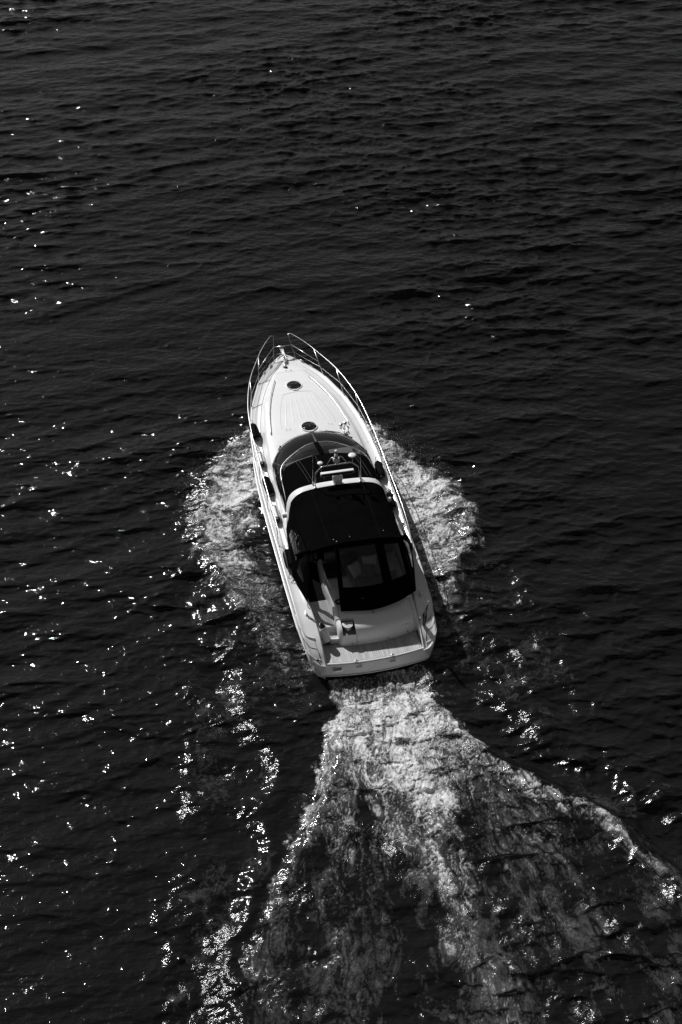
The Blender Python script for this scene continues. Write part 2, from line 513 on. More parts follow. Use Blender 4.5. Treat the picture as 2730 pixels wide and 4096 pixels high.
def foam_material():
    m, nt, p = nodes('sea_foam')
    L = nt.links.new
    out = nt.nodes['Material Output']
    p.inputs['Base Color'].default_value = (.78, .78, .78, 1)
    p.inputs['Roughness'].default_value = .55
    p.inputs['IOR'].default_value = 1.2
    at = nt.nodes.new('ShaderNodeAttribute'); at.attribute_name = 'foam'
    tc = nt.nodes.new('ShaderNodeTexCoord')
    n = nt.nodes.new('ShaderNodeTexNoise')
    n.inputs['Scale'].default_value = 26; n.inputs['Detail'].default_value = 3; n.inputs['Roughness'].default_value = .7
    n.inputs['Distortion'].default_value = .6
    L(tc.outputs['Object'], n.inputs['Vector'])
    mr = nt.nodes.new('ShaderNodeMapRange')
    mr.inputs['From Min'].default_value = .34; mr.inputs['From Max'].default_value = .66
    mr.inputs['To Min'].default_value = .72; mr.inputs['To Max'].default_value = 1.15
    L(n.outputs['Fac'], mr.inputs['Value'])
    mu = nt.nodes.new('ShaderNodeMath'); mu.operation = 'MULTIPLY'; mu.use_clamp = True
    L(at.outputs['Fac'], mu.inputs[0]); L(mr.outputs[0], mu.inputs[1])
    b = nt.nodes.new('ShaderNodeBump'); b.inputs['Distance'].default_value = .02; b.inputs['Strength'].default_value = .8
    L(n.outputs['Fac'], b.inputs['Height']); L(b.outputs[0], p.inputs['Normal'])
    tr = nt.nodes.new('ShaderNodeBsdfTransparent')
    mx = nt.nodes.new('ShaderNodeMixShader')
    L(mu.outputs[0], mx.inputs[0]); L(tr.outputs[0], mx.inputs[1]); L(p.outputs[0], mx.inputs[2])
    L(mx.outputs[0], out.inputs['Surface'])
    return m
FOAM = foam_material()

def side_density(x, y):
    left = x < 0
    u = np.abs(x)
    nse = .18 * samp(NS[2], x, y, 3.2)
    uo = np.where(left, ip(y, UO_L), ip(y, UO_R)) + nse
    ui = np.where(left, ip(y, UI_L), ip(y, UI_R)) + nse
    D = ss((uo - u) / .6 + .3) * ss((u - ui) / .6 + .5)
    dyL = ip(y, [(-1, 0), (0.4, .16), (2, .38), (3.3, .45), (5, .47), (7, .56), (9, .76), (10.5, .92), (11.8, .85), (12.6, .5), (13.2, 0)])
    dyR = ip(y, [(-1, 0), (.6, .2), (2, .42), (3.5, .46), (5.5, .53), (8, .62), (10, .85), (11.3, .9), (12.3, .5), (13, 0)])
    D = np.minimum(1, 1.18 * D * np.where(left, dyL, dyR))
    D *= np.clip(1 + .2 * samp(LO, x, y, 7.0), .5, 1.3)
    halo = .03 * ss((ip(y, UE) - u) / .8 + .3) * ss((u - 2) / .6) * ss((12.6 - y) / 2)
    halo *= np.clip(.7 + .7 * samp(LO, x + 2, y + 1, 5.0), 0, 1.6)
    return np.clip(np.maximum(D, halo), 0, 1)

def stern_density(x, y):
    nse = .10 * samp(NS[0], x, y, 2.4) + .2 * samp(LO, x, y, 8.0) * ss((-y - 1) / 3)
    xl = ip(y, XL) + nse; xr = ip(y, XR) + nse
    ins = ss((x - xl) / .22 + .3) * ss((xr - x) / .22 + .3)
    core = ip(y, [(-13, .15), (-10, .21), (-8, .30), (-6.5, .46), (-5, .74), (-4, .86), (-3, .95), (-1.7, .99), (-1.25, .95), (-.85, .42), (-.3, .22)])
    wid = ip(y, [(-13, 1.3), (-8, 1.2), (-6, 1.4), (-4.2, 2.1), (-3.4, 2.7), (-2.4, 6), (0, 9)])
    D = core * np.exp(-((x - .1) / wid) ** 2)
    D = np.maximum(D, ip(y, [(-13, .05), (-9, .09), (-6, .18), (-4, .40), (-2, .7), (0, .5)]))
    eR = ip(y, [(-13, .04), (-9, .14), (-7.4, .26), (-6, .45), (-4.5, .70), (-2, .8), (0, 0)]) * np.exp(-((xr - x - .35) / .7) ** 2)
    eL = ip(y, [(-13, .06), (-9, .15), (-6.5, .38), (-4.5, .6), (-3, .85), (-2, .8), (0, 0)]) * np.exp(-((x - xl - .25) / .5) ** 2)
    D = np.maximum(np.maximum(D, eR), eL)
    far = ss((-y - 3) / 4)
    ra = x * 6 / (3.6 - .5 * y)
    st_ = samp(NS[1], ra, y * .28, 4.0) + .6 * samp(NS[0], ra + 2, y * .45, 2.6)
    D = D * ins * np.clip(1 + far * .42 * st_ + far * .22 * samp(NS[2], x, y, 5.0), .12, 1.7)
    return np.clip(D, 0, 1)

def mid2(x, y): return samp(NS[1], x, y, 3.0)

def aside(x, y):
    xl = ip(y, XL); xr = ip(y, XR)
    return np.where(y > -.28, 1.0, ss((xl - x) / .5) + ss((x - xr) / .5))

def foam_sheet(name, x0, x1, y0, y1, dens, label, seed, step=.026, mask=None):
    xs = np.arange(x0, x1, step); ys = np.arange(y0, y1, step)
    x, y = np.meshgrid(xs, ys)
    D = dens(x, y)
    if mask is not None:
        D = D * mask(x, y)
    alpha, a = foam_alpha(x, y, D, seed)
    fine = samp(NT[(seed + 1) % 3], x, y, 4.3)
    spk = samp(NT[seed % 3], x * 1.9, y * 1.9, 3.1)
    alpha = np.maximum(alpha, .30 * ss((spk - 2.1) / .5) * ss(D / .03) * ss((y - 2) / 4))
    # faint pale grain: bubbles, plus glint sparkle of churned water painted into alpha
    ch_ = np.clip(chopf(x, y), 0, 1) * ss((12.4 - y) / 2) * np.clip(.75 + .5 * samp(LO, x, y, 4.6), .1, 1.5)
    if mask is not None:
        ch_ = ch_ * mask(x, y)
    grain = samp(NT[seed % 3], x + 1.3, y, 5.2)
    alpha = np.maximum(alpha, np.clip(.022 * ch_ * ss((grain - .25) / 1.6) * (1 + .4 * mid2(x, y)), 0, .3))
    X = CP * x - SP * y; Y = SP * x + CP * y
    hh, _, _, _, dX, dY = hfield(X, Y)
    z = hh + .030 + .003 * seed + a * (.035 + .022 * samp(NS[seed % 3], x, y, 1.6) + .012 * fine) * (.4 + .6 * D)
    z = np.maximum(z, hh + .026 + .003 * seed)
    nxx, nyy = len(xs), len(ys)
    idx = np.arange(nxx * nyy).reshape(nyy, nxx)
    q = np.stack([idx[:-1, :-1], idx[:-1, 1:], idx[1:, 1:], idx[1:, :-1]], -1).reshape(-1, 4)
    keep = (alpha.ravel()[q] > .02).any(1)
    inb = (np.abs(x) < ip(y, WL_W) - .25) & (y > .2) & (y < 12.4)
    keep &= ~inb.ravel()[q].all(1)
    q = q[keep]
    used = np.unique(q)
    rem = np.full(nxx * nyy, -1); rem[used] = np.arange(len(used))
    Pp = np.stack([X + dX, Y + dY, z], -1).reshape(-1, 3)[used]
    o = fastmesh(name, Pp, rem[q], FOAM, {'foam': alpha.ravel()[used]})
    return tag(o, label, 'foam', kind='stuff')

foam_sheet('bow_wave_foam', -7.6, -.2, -10.5, 13.2, side_density, 'white lacy foam thrown off the port side of the yacht', 0, mask=aside)
foam_sheet('bow_wave_foam', .2, 7.6, -10.5, 13.2, side_density, 'white lacy foam thrown off the starboard side of the yacht', 1, mask=aside)
foam_sheet('wake_foam', -7.4, 8.0, -13.2, -.28, stern_density, 'broad churned white wake spreading behind the swim platform', 2, step=.027)

# ------------------------------------------------------------------ the yacht
yacht = empty('motor_yacht')
yacht.matrix_world = ROT
tag(yacht, 'white motor yacht with black canvas canopy speeding over dark sea', 'yacht')

Yk = [-.06, 0, .1, .3, .6, 1.3, 2, 3, 4, 6, 7.4, 8.58, 9.93, 11.2, 12.48, 13.0, 13.6, 13.86, 14.0]
Wk = [1.62, 1.76, 1.87, 1.97, 2.02, 2.08, 2.1, 2.12, 2.12, 2.13, 2.12, 2.08, 1.97, 1.70, 1.23, .92, .48, .24, .05]
def wg(y): return I(y, Yk, Wk)
def zg(y): return I(y, [-.06, 0, .15, .3, .7, 1.3, 2, 3, 4, 6, 8, 10, 12, 14], [.50, .53, .64, .76, .98, 1.17, 1.30, 1.40, 1.45, 1.53, 1.62, 1.72, 1.82, 1.9])
BASE = [(0, 8.87, 2.2), (.46, 8.83, 2.17), (.85, 8.66, 2.15), (1.18, 8.42, 2.1), (1.44, 8.1, 1.99), (1.57, 7.8, 1.93), (1.62, 7.4, 1.88), (1.62, 7.1, 1.85), (1.6, 6.1, 1.8), (1.57, 5.2, 1.72), (1.57, 4.44, 1.65)]
FRAME = [(0, 7.86, 2.56), (.3, 7.83, 2.555), (.62, 7.70, 2.53), (.95, 7.47, 2.5), (1.22, 7.27, 2.45), (1.40, 7.05, 2.4), (1.49, 6.7, 2.32), (1.52, 5.9, 2.18), (1.52, 5.3, 2.03)]
base_c = crv(BASE, 90)
def xin(y):
    if y >= 8.87: return 0.0
    if y >= 4.44:
        return max(0, I(-y, [-p.y for p in base_c], [p.x for p in base_c]) - .015)
    return I(y, [-.06, 0, .6, 1.2, 2.0, 3, 4.44], [1.5, 1.5, 1.51, 1.54, 1.62, 1.6, 1.555])
def coach_e(y): return min(I(y, [0, 2, 3, 4, 6, 8, 9.13, 10.14, 11.15, 12, 12.9, 13.3], [1.78, 1.8, 1.82, 1.82, 1.8, 1.76, 1.69, 1.55, 1.36, 1.06, .66, .3]), wg(y) - .06)
def hc(y): return I(y, [1.3, 2, 3, 4.44, 5.2, 6.1, 7.1, 7.75, 8.8, 10, 11, 12, 12.9, 13.3], [0, .06, .16, .24, .28, .36, .42, .48, .52, .44, .36, .24, .09, 0])
def zdeck(x, y):
    W = wg(y); E = coach_e(y); s = max(0, E - x)
    z = zg(y) - .03 + .03 * sm((x - (W - .11)) / .06)
    z -= .03 * sm((x - (W - .03)) / .03)
    return z + hc(y) * (.62 * sm(s / .2) + .38 * (1 - math.exp(-s / .5)))

def build_deck():
    ys = sorted(set([round(v, 3) for v in list(np.arange(-.06, 14.0, .12)) + [p.y for p in base_c] + [0, .05, .1, .15, .2, 13.9, 13.96, 14.0, 8.88]]))
    V = []; F = []
    for sgn in (1, -1):
        rows = []
        for y in ys:
            W = wg(y); E = coach_e(y); xi = min(xin(y), W - .02)
            xs = [W, W - .012, W - .03, W - .05, W - .07, W - .11, max(xi, (W - .11 + E) / 2), E] + [E - d for d in (.04, .08, .12, .16, .2)]
            xs = [max(xi, min(W, x)) for x in xs]
            l = xs[-1]
            xs += [l + (xi - l) * t for t in np.linspace(0, 1, 13)[1:]]
            row = [(sgn * x, y, zdeck(x, y)) for x in xs]
            row.append((sgn * (xi - (.012 if xi > 0 else 0)), y, row[-1][2] - (.01 if xi > 0 else 0)))
            row.append((sgn * (xi - (.012 if xi > 0 else 0)), y, (min(row[-1][2], .45 if y < 4.5 else 1.3)) if xi > 0 else row[-1][2]))
            rows.append(row)
        v, f = grid(rows)
        b = len(V)
        V += v
        F += [tuple(b + i for i in (q if sgn < 0 else q[::-1])) for q in f]
    return mk('deck', V, F, M['gel'], yacht, weld=True)
deck = build_deck()

def build_hull():
    ys = list(np.arange(-.06, 14.0, .14)) + [13.9, 13.97, 14.0]
    V = []; F = []
    for sgn in (1, -1):
        rows = []
        for y in ys:
            W = wg(y); z0 = zg(y); row = []
            bowf = sm((y - 6.5) / 7.5)
            for v, off in ((0, 0), (.04, .012), (.12, .016), (.20, .018), (.205, .05), (.225, .055), (.232, .02), (.34, 0), (.5, 0), (.66, 0), (.8, 0), (1, 0)):
                x = W * (1 - v ** 1.25 * (.12 + .55 * bowf)) + off * min(1, W / .5) * sm(y / 1.2 + .1)
                if v > .8: x *= .8
                yy = y - 1.75 * v ** .9 * (max(y, 0) / 14) ** 6
                row.append((sgn * x, yy, z0 * (1 - v) - .5 * v))
            rows.append(row)
        v, f = grid(rows); b = len(V); V += v
        F += [tuple(b + i for i in (q if sgn > 0 else q[::-1])) for q in f]
    return mk('hull', V, F, M['gel'], yacht)
hull = build_hull()

# rubbing strake: steel strip along the gunwale side
for s in (-1, 1):
    pts = []
    for y in np.arange(1.1, 13.6, .25):
        W = wg(y); v = .215
        bowf = sm((y - 6.5) / 7.5)
        pts.append((s * (W * (1 - v ** 1.25 * (.12 + .55 * bowf)) + .058 * min(1, W / .5)), y - 1.75 * v ** .9 * (y / 14) ** 6, zg(y) * (1 - v) - .5 * v))
    MB().tube(pts, .013, 6).build('rub_rail', M['steeld'], hull)

def on_deck(x, y, dz=0.0):
    return Vector((x, y, zdeck(abs(x), y) + dz))

def deck_line(name, pts, r, m, parent, n=24, dz=.0, seg=5):
    c = crv([(p[0], p[1], 0) for p in pts], n)
    return MB().tube([on_deck(p.x, p.y, dz) for p in c], r, seg).build(name, m, parent)

# stern quarter mouldings
for s in (-1, 1):
    deck_line('quarter_moulding', [(s * 2.085, 1.55), (s * 2.07, 1.25), (s * 2.02, 1.02), (s * 1.9, .80), (s * 1.68, .68)], .016, M['gel'], hull, dz=.004)
    deck_line('quarter_groove', [(s * 2.09, 1.48), (s * 2.06, 1.17), (s * 2.0, .95), (s * 1.88, .735), (s * 1.67, .62)], .008, M['seam'], hull, dz=.0)
    deck_line('vent_outline', [(s * 2.03, .80), (s * 1.98, .60), (s * 1.86, .47), (s * 1.73, .42), (s * 1.68, .38), (s * 1.64, .25), (s * 1.62, .16)], .009, M['seam'], hull, dz=.0, n=30)
    deck_line('vent_lip', [(s * 2.00, .42), (s * 1.93, .27), (s * 1.80, .17), (s * 1.62, .12)], .013, M['gel'], hull, dz=.004)
    # steel trim along the gate edge
    pts = [on_deck(s * (xin(y) + .012), y, .01) for y in np.arange(.0, 2.2, .1)]
    MB().tube(pts, .014, 6).build('gate_trim', M['steeld'], deck)
    deck_line('quarter_joint', [(s * 1.70, .62), (s * 1.63, .1), (s * 1.60, -.03)], .005, M['seam'], deck, dz=.0)
q = MB().lathe([(.001, .03), (.03, .03), (.036, .01), (.036, -.02)], Matrix.Translation(on_deck(-1.72, .13, .0)), 14)
q.build('fuel_filler', M['rubber'], deck)

# foredeck seams, anchor locker, mouldings
deck_line('locker_seam', [(-.66, 12.93), (-.3, 12.87), (0, 12.86), (.3, 12.87), (.66, 12.93)], .004, M['grey'], deck)
MB().tube([on_deck(0, y, 0) for y in np.arange(12.86, 13.3, .08)], .004, 5).build('locker_seam', M['grey'], deck)
for s in (-1, 1):
    deck_line('toe_moulding', [(s * (wg(y) - .20), y) for y in (13.2, 12.6, 11.8, 11.0, 10.2, 9.4, 8.6)], .005, M['grey'], deck, n=40)
    deck_line('pad_edge', [(s * .5, 11.37), (s * .66, 10.9), (s * .81, 10.3), (s * .90, 9.8), (s * .93, 9.38)], .004, M['grey'], deck)
    MB().box(on_deck(s * .09, 12.97, .005), (.05, .03, .012), bev=.003).build('locker_latch', M['blackp'], deck)
deck_line('pad_edge', [(-.52, 11.36), (-.2, 11.42), (0, 11.43), (.2, 11.42), (.5, 11.37)], .006, M['grey'], deck)
pad = empty('sun_pad', yacht)
RIB = [(-.47, -.76, 11.13, 9.5), (-.30, -.48, 11.16, 9.62), (-.14, -.2, 11.18, 9.7), (.03, .04, 11.18, 9.72), (.20, .30, 11.16, 9.68), (.35, .58, 11.12, 9.6), (.47, .78, 11.08, 9.5)]
for xa, xb_, ya, yb_ in RIB:
    n = 14
    rows = []
    for i in range(n + 1):
        t = i / n; x = xa + (xb_ - xa) * t; y = ya + (yb_ - ya) * t
        w = (.030 + .03 * t) * (sm(t / .06 + .2) * sm((1 - t) / .06 + .2))
        rows.append([on_deck(x + w * k, y, .0035 * (1 - k * k) + .0006 - .003 * abs(k)) for k in (-1, -.7, -.3, 0, .3, .7, 1)])
    mk('rib', *grid(rows), M['gel'], pad)
for s in (-1, 1):
    for d in (-.06, .06):
        MB().lathe([(.045, 0), (.045, .006), (.036, .008), (.034, .002)], Matrix.Translation(on_deck(s * .72 + d, 9.29, .0)), 16).build('pad_snap', M['gel2'], pad)

# hatches
def hatch(x, y):
    e = empty('hatch', yacht)
    p = on_deck(x, y, .0)
    tilt = Matrix.Translation(p) @ Matrix.Rotation(-.03, 4, 'X')
    MB().lathe([(.29, -.02), (.29, .012), (.282, .028), (.266, .034), (.254, .030), (.252, .002)], tilt, 40).build('rim', M['white'], e)
    MB().lathe([(.256, .022), (.253, .026), (.001, .036)], tilt, 40).build('pane', M['hglass'], e)
    MB().lathe([(.253, .0035), (.001, .0035)], tilt, 24).build('well', M['cushm'], e)
    MB().box(tilt @ Vector((0, -.30, .03)), (.20, .05, .03), bev=.008).build('hinge', M['white'], e)
    for a in (35, 145):
        MB().box(tilt @ Vector((.2 * math.cos(R(a)), .2 * math.sin(R(a)), .026)), (.06, .04, .02), bev=.005).build('catch', M['blackp'], e)
hatch(-.02, 11.84); hatch(-.02, 9.28)

# coachroof grab rails
for s in (-1, 1):
    e = empty('grab_rail', yacht)
    pts = crv([(s * .62, 12.33, 0), (s * .80, 11.8, 0), (s * 1.0, 11.14, 0), (s * 1.19, 10.3, 0), (s * 1.34, 9.25, 0)], 40)
    path = [on_deck(p.x, p.y, .055) for p in pts]
    path = [on_deck(pts[0].x, pts[0].y, 0)] + path + [on_deck(pts[-1].x, pts[-1].y, 0)]
    MB().tube(path, .015, 8).build('bar', M['steel'], e)
    for k in (0, 10, 20, 30, 39):
        p = pts[k]
        MB().tube([on_deck(p.x, p.y, -.01), on_deck(p.x, p.y, .055)], .012, 8).build('foot', M['steel'], e)

# bow fittings
def cleat(p, ang, parent=yacht, L=.2, m=M['steel']):
    e = empty('cleat', parent); e.location = p; e.rotation_euler = (0, 0, ang)
    b = MB()
    b.tube([(0, -L / 2, .052), (0, -L / 4, .058), (0, L / 4, .058), (0, L / 2, .052)], [.008, .014, .014, .008], 8)
    b.build('horn_bar', m, e)
    for d in (-.04, .04):
        MB().tube([(0, d, -.01), (0, d, .055)], .013, 8).build('post', m, e)
    MB().box((0, 0, .004), (.06, L * .75, .012), bev=.004).build('foot_plate', m, e)
    return e
for s in (-1, 1):
    cleat(on_deck(s * .86, 13.08, .0), s * R(30)); cleat(on_deck(s * .575, 13.44), s * R(38))
e = empty('bow_roller', yacht)
MB().box((0, 13.92, 1.93), (.11, .86, .03), rot=Matrix.Rotation(.03, 3, 'X').to_euler(), bev=.006).build('channel', M['steeld'], e)
for s in (-1, 1):
    MB().box((s * .052, 13.95, 1.965), (.012, .74, .06), bev=.004).build('cheek', M['steel'], e)
MB().tube([(-.05, 14.3, 1.955), (.05, 14.3, 1.955)], .035, 12).build('roller', M['rubber'], e)
MB().tube([(0, 14.38, 1.90), (0, 14.2, 1.99), (0, 13.5, 1.99)], .016, 8).build('anchor_shank', M['steel'], e)
e = empty('windlass', yacht)
p = on_deck(-.06, 13.25)
MB().lathe([(.085, -.01), (.085, .012), (.06, .02)], Matrix.Translation(p), 20).build('base', M['blackp'], e)
MB().lathe([(.045, .02), (.04, .05), (.055, .07), (.05, .10), (.02, .115)], Matrix.Translation(p), 18).build('drum', M['steel'], e)

# twin horns
e = empty('horn', yacht)
for (bx_, by_, tx, ty) in ((1.03, 9.08, 1.07, 8.72), (1.19, 9.16, 1.21, 8.76)):
    a = on_deck(tx, ty, .05); b = on_deck(bx_, by_, .085)
    d = (b - a)
    pr = [(0, .022), (.06, .03), (.1, .02), (.3, .016), (.6, .02), (.8, .032), (.93, .055), (1.0, .078)]
    MB().tube([a + d * t for t, _ in pr], [r for _, r in pr], 14).build('trumpet', M['steel'], e)
    MB().tube([b - d * .02, b + d * .006], [.06, .066], 14).build('mouth', M['blackp'], e)
    MB().tube([on_deck(tx, ty, -.01), a], .02, 8).build('bracket', M['steel'], e)
    m_ = a + d * .75
    MB().tube([Vector((m_.x, m_.y, zdeck(abs(m_.x), m_.y) - .01)), m_], .012, 8).build('bracket', M['steel'], e)
MB().box(on_deck(1.13, 8.70, .03), (.1, .06, .05), bev=.012).build('compressor', M['steel'], e)

# bow rails
ST = [(.41, 13.6, .27, 14.33), (1.185, 12.48, 1.0, 13.3), (1.64, 11.22, 1.54, 12.03), (1.92, 9.93, 1.89, 10.52), (2.03, 8.58, 2.01, 9.0), (2.07, 7.41, 2.03, 7.6), (2.07, 6.08, 2.03, 6.3), (2.04, 4.40, 2.03, 4.75)]
for s in (-1, 1):
    e = empty('bow_rail', yacht)
    top = [(s * .275, 14.10, 2.33), (s * .255, 14.33, 2.51), (s * .30, 14.37, 2.535)] + [(s * a[2], a[3], zg(a[1]) + .62) for a in ST[1:]] + [(s * 2.0, 3.6, 1.86), (s * 1.97, 2.96, 1.50)]
    rail = crv([(s * .41, 13.6, zg(13.6)), (s * .335, 13.98, 2.22), (s * .285, 14.22, 2.43), (s * .275, 14.31, 2.505), (s * .30, 14.345, 2.53), (s * .36, 14.32, 2.535), (s * .55, 14.08, 2.52), (s * .78, 13.72, 2.49)]
               + [(s * a[2], a[3], zg(a[1]) + .62) for a in ST[1:]] + [(s * 2.0, 3.6, 1.86), (s * 1.97, 2.96, 1.50)], 160)
    path = rail
    MB().tube(path, .0145, 8).build('top_rail', M['steel'], e)
    for a in ST[1:]:
        b0 = Vector((s * a[0], a[1], zg(a[1]) - .02)); b1 = Vector((s * a[2], a[3], zg(a[1]) + .62))
        MB().tube([b0, b1], .0135, 8).build('stanchion', M['steel'], e)
        MB().lathe([(.035, 0), (.033, .012), (.018, .02)], Matrix.Translation(b0 + Vector((0, 0, .01))), 12).build('foot', M['steel'], e)
    MB().tube([(s * .33, 14.02, 2.25), (s * 1.07, 12.95, 2.16)], .012, 8).build('middle_rail', M['steel'], e)
    low = [(s * .37, 13.81, 2.07), (s * 1.12, 12.75, 2.02)] + [(s * (a[0] * .55 + a[2] * .45), a[1] * .55 + a[3] * .45, zg(a[1]) + .29) for a in ST[2:]] + [(s * 1.98, 3.0, 1.52)]
    MB().tube(low, .005, 5).build('guard_wire', M['steeld'], e)
e = empty('pulpit_step', yacht)
MB().tube([(-.335, 14.01, 2.25), (.335, 14.01, 2.25)], .014, 8).build('cross_rail', M['steel'], e)
MB().tube([(-.33, 14.04, 2.245), (.33, 14.04, 2.245)], .010, 8).build('cross_rail', M['steel'], e)
MB().tube([(-.375, 13.81, 2.07), (.375, 13.81, 2.07)], .006, 6).build('chain', M['steeld'], e)

# ------------------------------------------------------------------ windscreen, dash
ws = empty('windscreen', yacht)
NB = 80
bfull = mir(crv(BASE, NB))[::-1][:-1] + crv(BASE, NB)
FR_END = FRAME + [(1.55, 4.6, 1.72)]
ffull = mir(crv(FR_END, NB))[::-1][:-1] + crv(FR_END, NB)
NF = len(bfull)
def screen_pt(i, t, dz=0.0):
    a, b = bfull[i], ffull[i]
    p = a.lerp(b, t)
    nrm = Vector((p.x * .25, .5, .8)).normalized()
    return p + nrm * (.105 * math.sin(math.pi * t ** .75) + dz)
def find(x, front=True):
    return min(range(NF), key=lambda i: abs(bfull[i].x - x) + (0 if bfull[i].y > 7.9 else 10))
i0 = find(-.10); iL = min(range(NF), key=lambda i: abs(bfull[i].y - 7.75) + (10 if bfull[i].x > 0 else 0)); iR = NF - 1 - iL
for a, b in ((0, iL), (iL, i0), (i0, iR), (iR, NF - 1)):
    mk('glass_pane', *grid([[screen_pt(i, t) for i in range(a, b + 1)] for t in np.linspace(0.01, .985, 7)]), M['glass'], ws)
for i, w in ((i0, .055), (iL, .05), (iR, .05)):
    MBx = MB(); path = [screen_pt(i, t, .012) for t in np.linspace(0, 1, 8)]
    rows = []
    for p in path:
        tdir = (bfull[min(i + 1, NF - 1)] - bfull[i - 1]).normalized()
        rows.append([p - tdir * w + Vector((0, 0, -.02)), p - tdir * w, p + tdir * w, p + tdir * w + Vector((0, 0, -.02))])
    mk('mullion', *grid(rows), M['blackp'], ws)
MB().tube([p + Vector((0, 0, .004)) for p in bfull], .012, 6).build('lower_gasket', M['rubber'], ws)
MB().tube(ffull, .02, 8).build('top_frame', M['steeld'], ws)
def wiper(i, j, lift=.03):
    e = MB()
    a = screen_pt(i, .05, .03)
    b = screen_pt(j, .22, lift); c = screen_pt((i + j) // 2, .12, lift)
    e.tube([a, c, b], .011, 6); e.tube([a + Vector((.03, -.02, .01)), c + Vector((.02, -.03, 0)), b], .008, 6)
    e.tube([screen_pt(max(0, min(NF - 1, j + (i - j) // 2 )), .16, lift - .005), screen_pt(max(0, min(NF - 1, j - (i - j) // 4)), .24, lift - .005)], .009, 6)
    e.ball(a, .03)
    e.build('wiper', M['blackp'], ws)
wiper(find(1.22), find(.40)); wiper(find(-1.2), min(NF - 1, find(-1.33)))
rows = []
for p in crv(BASE, 60):
    if p.y < 6.75: break
    rows.append([Vector((p.x * t, p.y + .02 * (1 - t * t), p.z - .03 - .10 * (1 - abs(t)) * sm((8.8 - p.y)))) for t in np.linspace(-.985, .985, 15)])
mk('dashboard', *grid(rows), M['dash'], yacht)
MB().box((.86, 7.74, 2.07), (1.0, .50, .10), bev=.04, rot=Matrix.Rotation(-.1, 3, 'X').to_euler()).build('helm_top', M['dashl'], yacht)
MB().box((-.70, 7.60, 2.07), (1.0, .15, .07), bev=.03, rot=Matrix.Rotation(R(16), 3, 'Z').to_euler()).build('dash_shelf', M['dashl'], yacht)
MB().lathe([(.07, 0), (.075, .05), (.05, .09), (.01, .1)], Matrix.Translation((1.18, 7.70, 2.12)), 16).build('compass', M['blackp'], yacht)

# ------------------------------------------------------------------ radar arch
ARC = [(0, 2.86), (.5, 2.855), (.95, 2.83), (1.25, 2.755), (1.45, 2.60), (1.57, 2.36), (1.63, 2.1), (1.66, 1.85), (1.68, 1.6)]
arc_h = crv([(x, 0, z) for x, z in ARC], 40)
arc = mir(arc_h)[::-1][:-1] + arc_h
def arch_y(x, z): return 5.50 - .06 * (abs(x) / 1.3) ** 2 - .42 * sm((2.6 - z) / 1.0)
rows = []
for k, p in enumerate(arc):
    yf = arch_y(p.x, p.z)
    a = arc[max(0, k - 1)]; b = arc[min(len(arc) - 1, k + 1)]
    t = (b - a).normalized(); nrm = Vector((-t.z, 0, t.x))
    if nrm.dot(Vector((p.x, 0, p.z - 1.8))) < 0: nrm = -nrm
    w = .37
    c = Vector((p.x, 0, p.z))
    rows.append([c + Vector((0, yf - dy, 0)) + nrm * dn for dy, dn in ((.03, -.09), (.0, -.05), (.0, -.02), (.02, -.004), (.05, 0), (w - .04, 0.0), (w, -.02), (w, -.09), (.03, -.09))])
arch = mk('radar_arch', *grid(rows), M['gel'], yacht)
for k in range(-6, 7):
    x = k * .19
    z = I(abs(x), [p.x for p in arc_h], [p.z for p in arc_h])
    MB().ball((x, arch_y(x, z) - .30 - .012 * (k * k / 36), z), .011, 6).build('snap_stud', M['blackp'], arch)

fr = empty('equipment_frame', yacht)
up = crv([(-.66, 5.27, 2.84), (-.655, 5.29, 3.15), (-.65, 5.3, 3.38), (-.60, 5.31, 3.45), (-.46, 5.33, 3.58), (-.38, 5.34, 3.6), (.1, 5.34, 3.61), (.46, 5.34, 3.61), (.55, 5.33, 3.58), (.69, 5.31, 3.46), (.74, 5.3, 3.38), (.77, 5.28, 3.1), (.79, 5.26, 2.84)], 70)
MB().tube(up, .019, 8).build('main_hoop', M['steel'], fr)
MB().tube(crv([(-.28, 5.34, 3.6), (-.2, 5.33, 3.78), (-.14, 5.32, 3.9), (-.06, 5.31, 3.93), (.12, 5.31, 3.93), (.2, 5.32, 3.9), (.28, 5.33, 3.78), (.37, 5.34, 3.61)], 40), .017, 8).build('upper_hoop', M['steel'], fr)
for x in (-.66, .79):
    MB().lathe([(.05, -.01), (.05, .012), (.026, .03)], Matrix.Translation((x, 5.265, 2.85)), 12).build('foot', M['steel'], fr)
    MB().tube([(x + (.03 if x > 0 else -.03), 5.40, 2.85), (x, 5.29, 3.1)], .012, 6).build('brace', M['steel'], fr)
rd = empty('radar_scanner', yacht)
pm = Matrix.Translation((.07, 5.33, 2.84)) @ Matrix.Diagonal((1.0, .85, 1, 1))
MB().lathe([(.13, 0), (.14, .02), (.15, .10), (.17, .22), (.165, .27), (.13, .30), (.05, .32)], pm, 28).build('pedestal', M['white'], rd)
MB().tube([(.07, 5.33, 3.15), (.07, 5.33, 3.2)], .045, 12).build('spindle', M['white'], rd)
rz = Matrix.Rotation(R(-1), 3, 'Z').to_euler()
bar = MB().box((.07, 5.385, 3.245), (1.06, .115, .10), rot=rz, bev=.02).build('antenna_bar', M['white'], rd)
MB().box((.07, 5.325, 3.235), (1.03, .02, .088), rot=rz, bev=.008).build('radome_face', M['blackp'], bar)
for x in (-.02, .17):
    MB().ball((x, 5.19, 2.99), .018).build('bolt', M['blackp'], rd)
ml = empty('masthead_light', yacht)
MB().box((.03, 5.33, 3.82), (.20, .14, .14), bev=.025).build('searchlight_body', M['white'], ml)
MB().lathe([(.055, 0), (.06, .05), (.055, .10)], Matrix.Translation((.04, 5.34, 3.64)), 14).build('swivel', M['steel'], ml)
